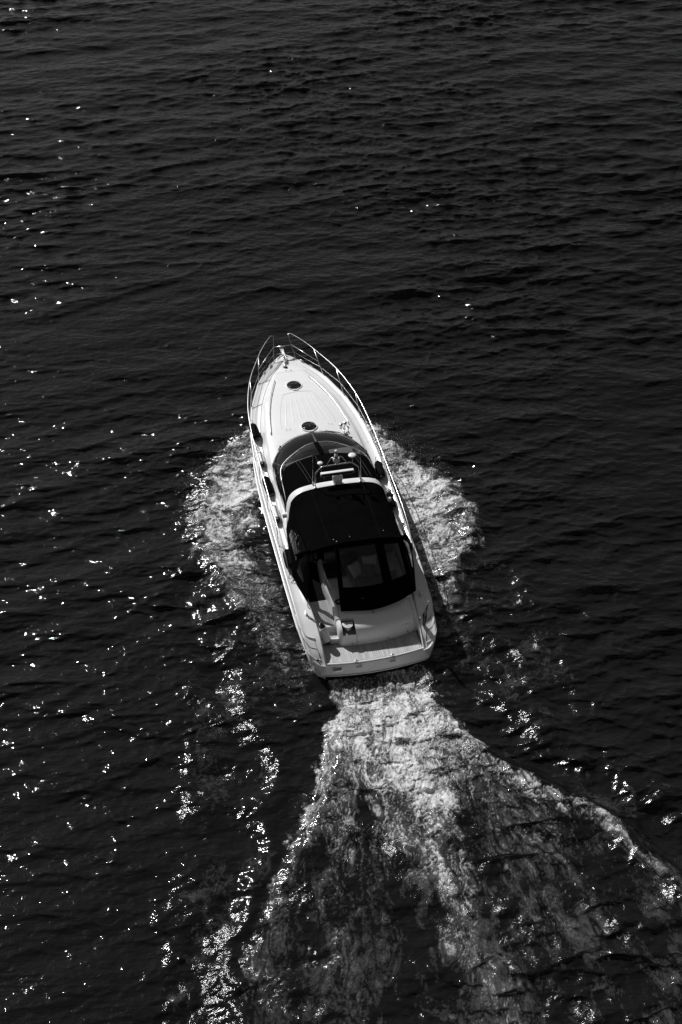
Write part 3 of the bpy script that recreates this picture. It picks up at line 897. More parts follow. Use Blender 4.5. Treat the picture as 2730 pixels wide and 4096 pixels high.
MB().lathe([(.055, 0), (.055, .05), (.05, .055)], Matrix.Translation((.02, 5.33, 3.89)), 16).build('lower_lens', M['blackp'], ml)
MB().lathe([(.052, 0), (.052, .06), (.04, .065), (.04, .12)], Matrix.Translation((.02, 5.33, 3.945)), 16).build('housing', M['white'], ml)
MB().lathe([(.04, 0), (.04, .05)], Matrix.Translation((.02, 5.33, 4.065)), 16).build('upper_lens', M['grey'], ml)
MB().lathe([(.048, 0), (.048, .05), (.03, .065), (.005, .07)], Matrix.Translation((.02, 5.33, 4.115)), 16).build('cap', M['white'], ml)
for (x, y, z, r) in ((.55, 5.40, 3.84, .122), (-.48, 5.36, 3.74, .088)):
    e = empty('gps_antenna', yacht)
    MB().lathe([(r * .5, -.03), (r, -.012), (r, .004), (r * .8, .022), (r * .4, .034), (.004, .038)], Matrix.Translation((x, y, z)), 28).build('dome', M['white'], e)
    MB().tube([(x, y - .06, 3.57), (x, y, z - .02)], .009, 6).build('stem', M['steel'], e)
for (x0, x1) in ((.835, .80), (-.71, -.70)):
    e = empty('whip_antenna', yacht)
    zt = 4.38 if x0 > 0 else 4.1
    MB().tube([(x0, 5.42, 3.08), (x1, 5.38, zt)], [.0065, .004], 6).build('whip', M['steeld'], e)
    MB().tube([(x0, 5.44, 2.85), (x0, 5.43, 2.98), (x0, 5.42, 3.12)], [.024, .018, .010], 10).build('mount', M['steeld'], e)
for s in (-1, 1):
    e = empty('navigation_light', yacht)
    MB().box((s * 1.68, 5.12, 2.06), (.18, .10, .10), bev=.028).build('housing', M['white'], e)
    MB().box((s * 1.70, 5.085, 2.0), (.12, .06, .05), bev=.01).build('lens', M['grey'], e)

# ------------------------------------------------------------------ canvas
def patch(top, bot, nu, nv, bulge=(0, 0, 0), mid=None):
    T = crv(top, nu); B = crv(bot, nu)
    Mi = crv(mid, nu) if mid else None
    bu = Vector(bulge)
    rows = []
    for j in range(nv):
        v = j / (nv - 1)
        r = []
        for i in range(nu):
            if Mi:
                p = T[i] * (1 - v) ** 2 + Mi[i] * (2 * v * (1 - v)) + B[i] * v * v
            else:
                p = T[i].lerp(B[i], v)
            r.append(p + bu * math.sin(math.pi * v) * math.sin(math.pi * (i / (nu - 1))) ** .5)
        rows.append(r)
    return rows

def panel(name, rows, m, parent, holes=(), hm=None, hname='window_pane', wrinkle=0.0):
    nv, nu = len(rows), len(rows[0])
    v = [p for r in rows for p in r]
    if wrinkle:
        v = [p + Vector((rng.uniform(-1, 1), rng.uniform(-1, 1), rng.uniform(-1, 1))) * wrinkle for p in v]
    hs = []
    f = []; hf = [[] for _ in holes]
    for j in range(nv - 1):
        for i in range(nu - 1):
            q = (j * nu + i, j * nu + i + 1, (j + 1) * nu + i + 1, (j + 1) * nu + i)
            u = (i + .5) / (nu - 1); w = (j + .5) / (nv - 1)
            k = next((k for k, h in enumerate(holes) if h(u, w)), None)
            (f if k is None else hf[k]).append(q)
    def sub(fs, nm, mm, pa):
        used = sorted(set(i for q in fs for i in q)); rm = {a: b for b, a in enumerate(used)}
        return mk(nm, [v[i] for i in used], [tuple(rm[i] for i in q) for q in fs], mm, pa)
    o = sub(f, name, m, parent)
    for k, fs in enumerate(hf):
        if fs: sub(fs, hname, hm, o)
    return o
rect = lambda u0, u1, v0, v1: (lambda u, v: u0 < u < u1 and v0 < v < v1)

FC = [(-1.5, 6.5, 2.34), (-1.40, 6.66, 2.5), (-1.27, 6.8, 2.6), (-.85, 6.93, 2.67), (-.4, 7.01, 2.705), (0, 7.03, 2.72), (.4, 7.01, 2.705), (.85, 6.93, 2.67), (1.27, 6.8, 2.6), (1.40, 6.66, 2.5), (1.5, 6.5, 2.34)]
AF = [(-1.58, 5.33, 2.35), (-1.46, 5.42, 2.58), (-1.24, 5.46, 2.75), (-.8, 5.49, 2.835), (-.4, 5.5, 2.855), (0, 5.5, 2.865), (.4, 5.5, 2.855), (.8, 5.49, 2.835), (1.24, 5.46, 2.75), (1.46, 5.42, 2.58), (1.58, 5.33, 2.35)]
fcan = empty('forward_canopy', yacht)
panel('canvas', patch(FC, AF, 60, 16, (0, 0, .05)), M['canvas'], fcan)
for x0, x1 in ((-.95, -.78), (-.86, -.66), (1.02, 1.24), (.92, 1.10), (-.30, -.30)):
    T = crv(FC, 200); B = crv(AF, 200)
    a = min(T, key=lambda p: abs(p.x - x0) ); b = min(B, key=lambda p: abs(p.x - x1))
    MB().tube([a.lerp(b, t) + Vector((0, 0, .05 * math.sin(math.pi * t) + .002)) for t in np.linspace(.03, .97, 12)], .006, 5).build('seam', M['stitch'], fcan)
# clear front between windscreen frame and canvas
FTOP = [(-1.40, 7.05, 2.4), (-1.22, 7.27, 2.45), (-.95, 7.47, 2.5), (-.62, 7.70, 2.53), (-.3, 7.83, 2.555), (0, 7.86, 2.56), (.3, 7.83, 2.555), (.62, 7.70, 2.53), (.95, 7.47, 2.5), (1.22, 7.27, 2.45), (1.40, 7.05, 2.4)]
panel('clear_panel', patch(FTOP, FC[1:-1], 40, 8, (0, .02, .04)), M['vinyl'], fcan)
stp = [Vector((-.10 + .04 * t, 7.87 - .84 * t, 2.575 + .165 * t + .04 * math.sin(math.pi * t))) for t in np.linspace(0, 1, 9)]
mk('centre_strap', *grid([[p + Vector((d, 0, .012)) for d in (-.075, 0, .075)] for p in stp]), M['canvas'], fcan)
for s in (-1, 1):
    panel('side_canvas', patch([(s * 1.41, 7.03, 2.40), (s * 1.40, 6.66, 2.50), (s * 1.5, 6.5, 2.36), (s * 1.55, 6.0, 2.36), (s * 1.58, 5.35, 2.35)],
          [(s * 1.43, 7.0, 2.385), (s * 1.49, 6.7, 2.325), (s * 1.515, 6.3, 2.25), (s * 1.525, 5.8, 2.16), (s * 1.54, 5.2, 2.0)], 40, 12, (s * .02, 0, 0)),
          M['canvas'], fcan, holes=[lambda u, v: .22 < u < .9 and .12 < v < .92], hm=M['vinyl'], hname='side_window')

# bimini
bim = empty('bimini_top', yacht)
nY, nS = 26, 41
rows = []
for j in range(nY):
    t = j / (nY - 1)
    r = []
    for i in range(nS):
        s = -1 + 2 * i / (nS - 1)
        yf = 5.21 - .10 * abs(s) ** 2 - .12 * max(0, abs(s) - .75) ** 1.5 * 4
        y = yf + (2.55 - yf) * t
        hw = 1.50 - .08 * t
        ze = 2.42 + (2.70 - 2.42) * t ** .7
        zc = 2.905 - .03 * t + .05 * math.sin(math.pi * t)
        sag = -.018 * math.sin(math.pi * t * 2) ** 2 * (1 - s * s)
        zb = ze + (zc - ze) * (1 - abs(s) ** 3.0) + sag
        za = I(abs(s * hw), [p.x for p in arc_h], [p.z for p in arc_h]) + .018
        k_ = sm(t / .3)
        r.append(Vector((s * hw, y, za * (1 - k_) + max(zb, 0) * k_)))
    rows.append(r)
mk('canvas', *grid(rows), M['canvas'], bim)
for i_ in (9, 31):
    MB().tube([r[i_] + Vector((0, 0, .003)) for r in rows], .006, 5).build('seam', M['canvas2'], bim)
for j_ in (9, 18):
    MB().tube([p + Vector((0, 0, .004)) for p in rows[j_]], .007, 5).build('seam', M['canvas2'], bim)
edge_p = [r[0] for r in rows]; edge_s = [r[-1] for r in rows]
MB().tube([p + Vector((0, .0, .006)) for p in rows[0]], .014, 6).build('front_piping', M['canvas'], bim)
MB().tube([p for p in rows[-1]], .03, 8).build('aft_bow', M['canvas'], bim)
for (x, t) in ((-.62, .93), (.98, .90), (-.55, .97), (-.1, .95)):
    i = int((x / 1.42 + 1) / 2 * (nS - 1)); p = rows[int(t * (nY - 1))][i]
    MB().ball(p + Vector((0, 0, .006)), rng.uniform(.014, .026), 6, .4).build('fitting', M['grey'], bim)

cur = empty('cockpit_enclosure', yacht)
for s in (-1, 1):
    A = Vector((s * 1.42, 2.55, 2.74)); B = Vector((s * 1.72, 3.0, 2.24)); Cc = Vector((s * 1.92, 2.86, 1.52)); Dd = Vector((s * 1.66, 1.80 if s < 0 else 1.58, 1.36))
    e = edge_p if s < 0 else edge_s
    rows = patch([e[0], e[8], e[16], e[-1]], [(s * 1.70, 4.9, 1.64), (s * 1.78, 4.2, 1.60), (s * 1.84, 3.5, 1.56), Cc], 40, 20, (s * .06, 0, 0))
    panel('side_curtain', rows, M['canvas'], cur, holes=[lambda u, v: .30 < u < .90 and .10 < v < .62 and (v > .40 - .9 * (u - .30))], hm=M['vinyl'])
    rows = []
    for j in range(22):
        v = j / 21
        pin = A.lerp(Dd, v)
        po = A.lerp(B, v / .5) if v < .5 else B.lerp(Cc, (v - .5) / .5)
        rows.append([pin.lerp(po, u) + Vector((s * .03, -.05, 0)) * math.sin(math.pi * u) * math.sin(math.pi * v) for u in np.linspace(0, 1, 18)])
    panel('quarter_curtain', rows, M['canvas'], cur, holes=[lambda u, v: .28 < u < .84 and .16 < v < .74 and (u > (v - .35) * .9)], hm=M['vinyl'])
    # strut pocket
    MB().tube([A + Vector((0, 0, .02)), A.lerp(B, .5) + Vector((s * .02, 0, .03)), B, B + Vector((s * .05, .06, -.04))], [.05, .055, .05, .03], 8).build('bow_pocket', M['canvas'], cur)
top = [(-.64, 2.53, 2.86), (0, 2.52, 2.87), (.7, 2.53, 2.84), (1.42, 2.55, 2.72)]
bot = [(-.72, 1.30, 1.27), (.2, 1.16, 1.27), (1.0, 1.28, 1.32), (1.66, 1.58, 1.36)]
panel('aft_curtain', patch(top, bot, 64, 34, (0, -.05, 0)), M['canvas'], cur, holes=[rect(.045, .575, .075, .64), rect(.70, .915, .10, .64)], hm=M['vinyld'])
mk('door_header', *grid([[(x, 2.535, 2.86 - .14 * abs(x / 1.42) ** 3 - d) for x in np.linspace(-1.42, -.62, 8)] for d in (0, .06, .12)]), M['canvas'], cur)
MB().tube([(-.655, 2.51, 2.83), (-.70, 1.9, 2.08), (-.73, 1.30, 1.26)], .02, 6).build('zip_edge', M['canvas'], cur)
MB().tube([(.20, 1.16, 1.28), (.20, 1.07, 1.20)], .012, 6).build('strap_end', M['rubber'], cur)
MB().ball((-.05, 1.42, 1.57), .02, 6, .5).build('stud', M['steeld'], cur)

# ------------------------------------------------------------------ transom block, cockpit
tb = empty('transom', yacht)
PROF = [(0, .47), (.005, .56), (.03, .72), (.08, .88), (.13, .97), (.19, 1.035), (.27, 1.08), (.36, 1.105), (.46, 1.125), (.60, 1.16), (.78, 1.22), (.98, 1.28), (1.2, 1.33), (1.3, 1.33)]
def y0t(x): return .54 + .24 * (x / 1.5) ** 2
xs = [-.95, -.945, -.93, -.90, -.86, -.82, -.76, -.70, -.62, -.54, -.48, -.43, -.41] + list(np.linspace(-.3, 1.5, 26)) + [1.525]
rows = []
for (d, z) in PROF:
    r = []
    for x in xs:
        k = max(0, (-.82 - x) / .13)
        round_ = 1 - math.sqrt(max(0, 1 - min(1, k) ** 2))
        r.append(Vector((x, y0t(x) + d + .13 * round_, z - .10 * round_ * sm((z - .6) / .4))))
    rows.append(r)
v, f = grid(rows); nc = len(xs)
f = [q for q in f if not (3 <= q[0] // nc < 8 and 5 <= q[0] % nc < 11)]
f += []
side = [r[0] for r in rows]
b = len(v)
v += [Vector((p.x, p.y, .45)) for p in side] + [Vector((-.95, 2.0, .45)), Vector((-.95, 2.0, 1.3))]
for i in range(len(side) - 1):
    f.append((i * nc, (i + 1) * nc, b + i + 1, b + i))
f.append((b - nc, len(v) - 1, len(v) - 2, b + len(side) - 1))
mk('moulding', v, f, M['gel'], tb)
# recess with little teak-topped step
rc = empty('shower_recess', tb)
x0, x1 = -.82, -.43
yy0, yy1 = y0t(-.6) + .08, y0t(-.6) + .46
MB().add([(x0, yy0, .885), (x1, yy0, .885), (x1, yy1 + .02, .885), (x0, yy1 + .02, .885), (x0, yy0, .9), (x1, yy0, .9), (x1, yy1 + .02, 1.14), (x0, yy1 + .02, 1.14)],
         [(0, 1, 2, 3), (3, 2, 6, 7), (0, 3, 7, 4), (1, 5, 6, 2)]).build('liner', M['cushm'], rc, smooth=False)
mid = Vector(((x0 + x1) / 2, yy1 - .02, 1.0))
half = [(mid.x - .16, yy1 - .02)] + [(mid.x + .16 * math.cos(a), yy1 - .10 - .16 * math.sin(a)) for a in np.linspace(math.pi, 0, 14)] + [(mid.x + .16, yy1 - .02)]
def prism(poly, z0, z1):
    n = len(poly)
    return [(x, y, z0) for x, y in poly] + [(x, y, z1) for x, y in poly], [tuple(range(n))[::-1], tuple(range(n, 2 * n))] + [(i, (i + 1) % n, n + (i + 1) % n, n + i) for i in range(n)]
mk('step_body', *prism(half, .885, 1.06), M['steeld'], rc, smooth=False)
mk('step_rim', *prism(half, 1.06, 1.078), M['white'], rc, smooth=False)
for k in range(5):
    xx = mid.x - .11 + k * .055
    lo = yy1 - .09 - math.sqrt(max(0, .135 ** 2 - (xx - mid.x) ** 2))
    MB().box((xx, (lo + yy1 - .04) / 2, 1.080), (.048, yy1 - .04 - lo, .012)).build('plank', M['teak2'], rc, smooth=False)
# door seam, vents, drains
def on_tr(x, zt, dz=.004):
    z_ = [p[1] for p in PROF]; d_ = [p[0] for p in PROF]
    return Vector((x, y0t(x) + I(zt, z_, d_) - dz, zt + dz))
MB().tube([on_tr(-.415, z, .0) for z in np.linspace(.5, .88, 14)], .006, 6).build('door_seam', M['seam'], tb)
MB().tube([on_tr(-.83 + .03 * t, 1.13 + .17 * t, .0) for t in np.linspace(0, 1, 10)], .006, 6).build('door_seam', M['seam'], tb)
MB().tube([on_tr(-.83, 1.13, .0), on_tr(-.6, 1.137, 0), on_tr(-.42, 1.13, .0)], .007, 6).build('door_seam', M['seam'], tb)
for x in (1.40, 1.43):
    MB().tube([on_tr(x, z, .0) for z in np.linspace(.5, 1.3, 24)], .004, 6).build('panel_joint', M['grey'], tb)
for (x, zc, hz) in ((1.20, 1.185, .075), (1.16, .80, .08)):
    rows = []
    for j in range(9):
        rr = j / 8
        rows.append([on_tr(x + .135 * rr * math.cos(a), zc + hz * rr * math.sin(a), .022 * (1 - rr ** 3) - .002) for a in np.linspace(0, 2 * math.pi, 25)])
    mk('vent_cover', *grid(rows), M['white'], tb)
for x in (-.56, .55):
    MB().box(on_tr(x, .56, .006), (.075, .014, .03), bev=.004).build('drain', M['grey'], tb)
# transom rope eye and short rope
MB().ball((1.18, .70, .60), .022).build('eye', M['rubber'], tb)

# cockpit sole, steps
def planks(parent, xs_, fy0, fy1, z, w=.0595):
    for k, x in enumerate(xs_):
        a0, a1 = fy0(x), fy1(x)
        if a1 - a0 < .05: continue
        mm = (M['teak'], M['teak2'], M['teak3'])[rng.choice((0, 0, 1, 2))]
        h = w / 2
        vv, ff = prism([(x - h, fy0(x - h)), (x + h, fy0(x + h)), (x + h, fy1(x + h)), (x - h, fy1(x - h))], z - .012, z)
        mk('plank', vv, ff, mm, parent, smooth=False)
sole = mk('cockpit_sole', *prism([(-1.6, 1.22), (-.9, 1.12), (-.9, 2.3), (-1.6, 2.3)], .80, .893), M['caulk'], yacht, smooth=False)
planks(sole, [-1.52 + .0645 * k for k in range(10)], lambda x: 1.20 - .14 * (x + 1.5), lambda x: 2.28, .905)
for s0, s1, z, yf in ((-1.56, -.90, .905, 1.19), ):
    MB().box(((s0 + s1) / 2, yf - .045, z - .03), (s1 - s0, .05, .06), rot=Matrix.Rotation(R(-8), 3, 'Z').to_euler(), bev=.014).build('step_nosing', M['gel'], sole)
MB().box((-1.22, 1.20, .75), (.72, .08, .24), rot=Matrix.Rotation(R(-8), 3, 'Z').to_euler()).build('riser', M['gel'], sole, smooth=False)
for x in (-1.28, -1.16):
    MB().ball((x, 1.155 - .14 * (x + 1.22), .78), .008, 6).build('screw', M['blackp'], sole)
st = mk('boarding_step', *prism([(-1.56, .86), (-.86, .75), (-.95, 1.17), (-1.56, 1.26)], .46, .683), M['gel'], yacht, smooth=False)
planks(st, [-1.50 + .0645 * k for k in range(9)], lambda x: .87 - .15 * (x + 1.5), lambda x: 1.10 - .1 * (x + 1.5), .695)
MB().box((-1.21, .81, .675), (.70, .05, .05), rot=Matrix.Rotation(R(-9), 3, 'Z').to_euler(), bev=.014).build('step_nosing', M['gel'], st)

# swim platform
def ya(x): return -.16 + .13 * (x / 1.45) ** 2
def yf_(x): return y0t(x) + .01 if x > -.86 else .80 - .15 * (x + 1.5) * .5
plat = mk('swim_platform', *prism([(x, ya(x) + .004) for x in np.linspace(-1.5, 1.5, 30)] + [(1.5, 1.2), (-1.5, 1.2)], .40, .485), M['caulk'], yacht, smooth=False)
rows = []
for x in np.linspace(-1.66, 1.66, 60):
    a = ya(min(1.5, max(-1.5, x))) + .02
    rd_ = sm((abs(x) - 1.5) / .2) * .09
    rows.append([(x, a + .035 + dy + rd_, z) for dy, z in ((.03, .492), (-.012, .505), (-.035, .497), (-.06, .46), (-.10, .34), (-.15, .20), (-.165, .165), (-.185, .155), (-.19, .125), (-.165, .10), (.3, .02), (.9, -.3))])
lip = mk('aft_lip', *grid(rows), M['gel'], plat)
MB().tube([(x, ya(min(1.5, max(-1.5, x))) - .128 + sm((abs(x) - 1.5) / .2) * .09, .16) for x in np.linspace(-1.6, 1.6, 50)], .005, 5).build('lip_groove', M['seam'], lip)
NP_ = 45
planks(plat, [-1.445 + .0652 * k for k in range(NP_)], lambda x: ya(x) + .085, lambda x: yf_(x) - .03, .500)
for k in range(6):
    xa_, xb2 = -1.47 + k * .49, -1.47 + (k + 1) * .49 - .004
    xs2 = np.linspace(xa_, xb2, 6)
    mk('margin_board', *prism([(x, ya(x) + .012 + .015) for x in xs2] + [(x, ya(x) + .078) for x in xs2[::-1]], .488, .5005), M['teak3'], plat, smooth=False)
for (x, y) in ((-.59, .38), (.53, .39), (-.60, -.055), (.51, -.055)):
    e = empty('pop_up_cleat', plat)
    MB().lathe([(.075, 0), (.075, .003), (.001, .004)], Matrix.Translation((x, y, .4995)), 20).build('plate', M['teak3'], e)
    MB().box((x, y, .508), (.055, .065, .012), bev=.004).build('frame', M['steel'], e)
    MB().box((x, y, .512), (.03, .04, .01), bev=.002).build('slot', M['blackp'], e)
for x in (-.53, .49):
    e = empty('ladder_hinge', plat)
    ang = Matrix.Rotation(R(-32), 3, 'X').to_euler()
    MB().box((x, ya(x) - .035, .435), (.17, .025, .055), rot=ang, bev=.006).build('upper_plate', M['steeld'], e)
    MB().box((x, ya(x) - .062, .37), (.17, .025, .05), rot=ang, bev=.006).build('lower_plate', M['steeld'], e)
e = empty('step_recess', plat)
ang = Matrix.Rotation(R(-28), 3, 'X').to_euler()
cx_ = -1.18; cy_ = ya(cx_)
MB().box((cx_, cy_ - .055, .345), (.30, .02, .15), rot=ang, bev=.006).build('frame', M['steel'], e)
MB().box((cx_, cy_ - .066, .352), (.26, .012, .10), rot=ang, bev=.004).build('panel', M['cushm'], e)
MB().tube([(cx_ - .11, cy_ - .09, .32), (cx_ + .11, cy_ - .09, .32)], .01, 6).build('handle', M['steel'], e)

# cockpit seating
seat = empty('cockpit_seat', yacht)
sec = [(.0, .9), (.0, 1.2), (.02, 1.29), (.06, 1.34), (.11, 1.35), (.16, 1.32), (.18, 1.25)]
pth = crv([(-.98, 3.6, 0), (-1.0, 3.1, 0), (-1.02, 2.6, 0), (-.99, 2.2, 0), (-.95, 1.9, 0), (-.93, 1.6, 0)], 30)
mk('side_coaming', *grid([[Vector((p.x + d, p.y, z - .06 * sm((2.0 - p.y) / .5))) for d, z in sec] for p in pth]), M['gel'], seat)
MB().box((.3, 2.55, 1.08), (2.4, 2.1, .34), bev=.04).build('seat_base', M['gel'], seat)
MB().box((.35, 3.62, 1.30), (2.2, .16, .5), bev=.05).build('backrest', M['cushm'], seat)
MB().box((0, 5.0, .86), (3.1, 5.4, .05)).build('floor', M['carpet'], yacht, smooth=False)
MB().box((-1.28, 2.75, .895), (.66, 1.0, .025), bev=.005).build('floor_mat', M['carpet'], yacht)

def pillow(name, c, d, rot, m, label, puff=.6):
    n = 12
    V = []; F = []
    for sgn in (1, -1):
        b = len(V)
        for j in range(n + 1):
            for i in range(n + 1):
                a, b2 = -1 + 2 * i / n, -1 + 2 * j / n
                th = ((1 - a ** 4) * (1 - b2 ** 4)) ** .45
                pin = 1 - .06 * (1 - abs(a)) * abs(b2) - .0
                V.append((a * d[0] / 2 * (1 - .05 * (1 - b2 * b2)), b2 * d[1] / 2 * (1 - .05 * (1 - a * a)), sgn * d[2] / 2 * th + .006 * math.sin(7 * a + 5 * b2 * sgn)))
        for j in range(n):
            for i in range(n):
                q = (b + j * (n + 1) + i, b + j * (n + 1) + i + 1, b + (j + 1) * (n + 1) + i + 1, b + (j + 1) * (n + 1) + i)
                F.append(q if sgn > 0 else q[::-1])
    o = mk(name, V, F, m, None, weld=True)
    o.matrix_world = ROT @ Matrix.Translation(c) @ Matrix.Rotation(R(rot[2]), 4, 'Z') @ Matrix.Rotation(R(rot[0]), 4, 'X') @ Matrix.Rotation(R(rot[1]), 4, 'Y')
    tag(o, label, 'cushion', 'cushions on the cockpit seat')
    return o
pillow('cushion', (-.52, 2.25, 1.315), (.78, .95, .16), (0, 0, 4), M['cush'], 'pale seat cushion at the open cockpit doorway')
pillow('cushion', (-.55, 3.08, 1.33), (.62, .70, .18), (0, 0, 2), M['cushd'], 'black seat cushion ahead of the pale one by the open doorway')
pillow('cushion', (.62, 2.2, 1.31), (1.4, .9, .15), (0, 0, 0), M['cushm'], 'long grey seat cushion behind the clear aft windows')
pillow('cushion', (.05, 2.72, 1.52), (.42, .48, .16), (38, 0, 24), M['cush'], 'pale pillow propped diagonally behind the wide aft window')
pillow('cushion', (.52, 2.9, 1.56), (.48, .46, .16), (42, 0, -6), M['cush'], 'pale upright pillow behind the wide aft window, beside the diagonal one')
pillow('cushion', (.40, 2.6, 1.50), (.46, .42, .15), (30, 0, -14), M['cushm'], 'dark grey pillow leaning in front of the pale pillows')
pillow('cushion', (-.02, 3.15, 1.58), (.5, .45, .16), (50, 0, 10), M['cushd'], 'black pillow at the back of the heap of pillows')

# ------------------------------------------------------------------ loose things on board (each its own top-level object)
def place(o, mtx=Matrix()):
    o.matrix_world = ROT @ mtx
    return o

def fender(c, length, rad, tilt, yaw, kind, label, group):
    """lying on the side deck: long axis along local Y"""
    e = empty('fender')
    e.matrix_world = ROT @ Matrix.Translation(c) @ Matrix.Rotation(R(yaw), 4, 'Z') @ Matrix.Rotation(R(tilt), 4, 'X')
    tag(e, label, 'fender', group)
    rx = Matrix.Rotation(R(90), 4, 'X')                     # lathe axis z -> -y (aft end is +z)
    h = length / 2
    if kind == 'black':
        prof = [(.002, -h), (rad * .4, -h + .012), (rad * .75, -h + .05), (rad * .95, -h + .12), (rad, -h + .2), (rad * 1.02, 0), (rad, h - .17), (rad * .9, h - .09), (rad * .72, h - .035)]
        MB().lathe(prof, rx, 24).build('cover', M['cloth'], e)
        MB().lathe([(rad * .70, h - .04), (rad * .55, h), (rad * .25, h + .018), (.01, h + .022)], rx, 20).build('end_cap', M['rubber'], e)
    else:
        prof = [(rad * .45, -h + .03), (rad * .75, -h + .06), (rad * .95, -h + .13), (rad, -h + .22), (rad, h - .20), (rad * .96, h - .13)]
        MB().lathe(prof, rx, 24).build('body', M['ivory'], e)
        MB().lathe([(rad * .955, h - .135), (rad * .8, h - .06), (rad * .45, h - .005), (rad * .25, h + .02), (.01, h + .025)], rx, 20).build('end_cap', M['rubber'], e)
        MB().lathe([(.01, -h - .02), (rad * .3, -h - .005), (rad * .48, -h + .035)], rx, 16).build('neck', M['rubber'], e)
        MB().tube([(rad * .72 * math.cos(R(150)), -h + .15, rad * .99 * math.sin(R(60))), (rad * .5 * -1, 0, rad * .87), (rad * -.5, h - .16, rad * .87)], .006, 5).build('mould_line', M['grey'], e)
    loop = crv([(-.02, -(-h) - .0, .0), (-.05, h + .10, .03), (.0, h + .2, .05), (.05, h + .09, .03), (.02, h, 0)], 20)
    MB().tube(loop, .008, 6).build('rope_loop', M['rope'], e)
    return e

GP = 'fenders lying on the side decks'
def fz(x, y, r): return zdeck(abs(x), y) + r + .01
for (x, y, L, r, yaw, kind, lab) in (
    (-1.80, 9.78, .80, .145, 4, 'black', 'black covered fender on the port side deck, foremost of its row'),
    (-1.845, 8.42, .78, .115, 2, 'white', 'white fender with black end on the port side deck just ahead of the windscreen side'),
    (-1.87, 7.03, .86, .140, 3, 'black', 'black covered fender on the port side deck between two white fenders'),
    (-1.875, 5.70, .80, .125, 2, 'white', 'white fender with black end on the port side deck beside the radar arch'),
    (-1.875, 3.58, .80, .155, -1, 'black', 'black covered fender on the port side deck beside the cockpit canopy'),
    (1.885, 7.04, .80, .135, -3, 'black', 'black covered fender on the starboard side deck beside the windscreen'),
    (1.87, 5.50, .72, .125, -2, 'black', 'black covered fender on the starboard side deck below the radar arch'),
    (1.865, 3.52, .76, .14, 2, 'black', 'black covered fender on the starboard side deck beside the cockpit canopy')):
    fender((x, y, fz(x, y, r)), L, r, 4, yaw, kind, lab, GP)
# small white ball float lashed ahead of the starboard fender
e = empty('fender'); e.matrix_world = ROT @ Matrix.Translation((1.94, 6.03, fz(1.94, 6.03, .08)))
tag(e, 'small white ball fender with rope loop on the starboard side deck', 'fender')
MB().lathe([(.02, -.12), (.06, -.10), (.085, -.05), (.09, 0), (.075, .05), (.04, .085), (.01, .1)], Matrix.Rotation(R(-70), 4, 'X'), 18).build('body', M['ivory'], e)
MB().tube(crv([(-.03, .08, 0), (-.06, .16, .03), (0, .24, .05), (.06, .16, .03), (.03, .08, 0)], 16), .007, 6).build('rope_loop', M['rope'], e)

# stern fender hanging inside the gate
e = empty('fender')
a = Vector((-1.42, .98, 1.20)); b = Vector((-1.25, .74, .55))
zq = (a - b).normalized().to_track_quat('Z', 'Y').to_matrix().to_4x4()
e.matrix_world = ROT @ Matrix.Translation((a + b) / 2) @ zq
tag(e, 'white fender with black ends hanging by ropes beside the boarding steps', 'fender')
h = (a - b).length / 2
MB().lathe([(.085, -h + .10), (.118, -h + .14), (.125, -h + .2), (.125, h - .2), (.115, h - .12), (.09, h - .09)], Matrix(), 24).build('body', M['ivory'], e)
MB().lathe([(.012, -h), (.045, -h + .01), (.085, -h + .07), (.10, -h + .115)], Matrix(), 20).build('end_cap', M['rubber'], e)
MB().lathe([(.105, h - .11), (.085, h - .06), (.05, h), (.03, h + .04), (.01, h + .06)], Matrix(), 20).build('end_cap', M['rubber'], e)
inv = (Matrix.Translation((a + b) / 2) @ zq).inverted()
for off in (0, .05):
    pts = crv([a + Vector((0, 0, .05)), Vector((-1.53, 1.15 + off, zdeck(1.56, 1.15) + .04)), Vector((-1.68, 1.32 + off, zdeck(1.68, 1.3) + .02 + off * .4)), Vector((-1.77, 1.45, zdeck(1.77, 1.45) + .05))], 24)
    MB().tube([inv @ p for p in pts], .009, 6).build('rope', M['rope'], e)
for s in (-1, 1):
    cleat(on_deck(s * 1.775, 1.55, 0), s * R(-2), yacht, .26, M['steeld'])
    p = on_deck(s * 1.66, 1.72, 0)
    MB().tube([p, p + Vector((s * .02, .05, .10)), p + Vector((s * -.06, .10, .13))], .012, 6).build('gate_catch', M['blackp'], yacht)

# rope with hook lying on the platform, coil in the cockpit corner, line at port rail end
o = MB().tube(crv([(1.18, .69, .60), (1.24, .60, .53), (1.34, .50, .515), (1.41, .38, .512), (1.415, .25, .512)], 30) + crv([(1.415, .25, .512), (1.44, .20, .512), (1.40, .17, .512), (1.37, .21, .512), (1.41, .25, .514)], 14), .010, 6).build('mooring_line', M['ropew'])
place(o); tag(o, 'short pale rope with an eye lying on the teak swim platform', 'rope')
pts = []
for k in range(90):
    t = k / 89 * 4 * 2 * math.pi; r_ = .10 + .015 * math.sin(t * 1.7)
    pts.append((-.74 + r_ * math.cos(t), 1.62 + r_ * .8 * math.sin(t), 1.345 + .0022 * k * .35))
o = MB().tube(pts, .014, 6).build('rope_coil', M['rope']); place(o)
tag(o, 'coil of black rope on the moulding at the corner of the aft curtain', 'rope')
pts = crv([(-1.93, 3.03, 1.53), (-1.99, 2.95, 1.50), (-2.02, 2.88, 1.45), (-1.95, 2.84, 1.47), (-1.88, 2.92, 1.50), (-1.84, 3.0, 1.52), (-1.79, 3.06, 1.60), (-1.81, 3.12, 1.66)], 50)
o = MB().tube(pts, .009, 6).build('lashing_line', M['rope']); place(o)
tag(o, 'thin black lashing tied at the aft end of the port rail', 'rope')

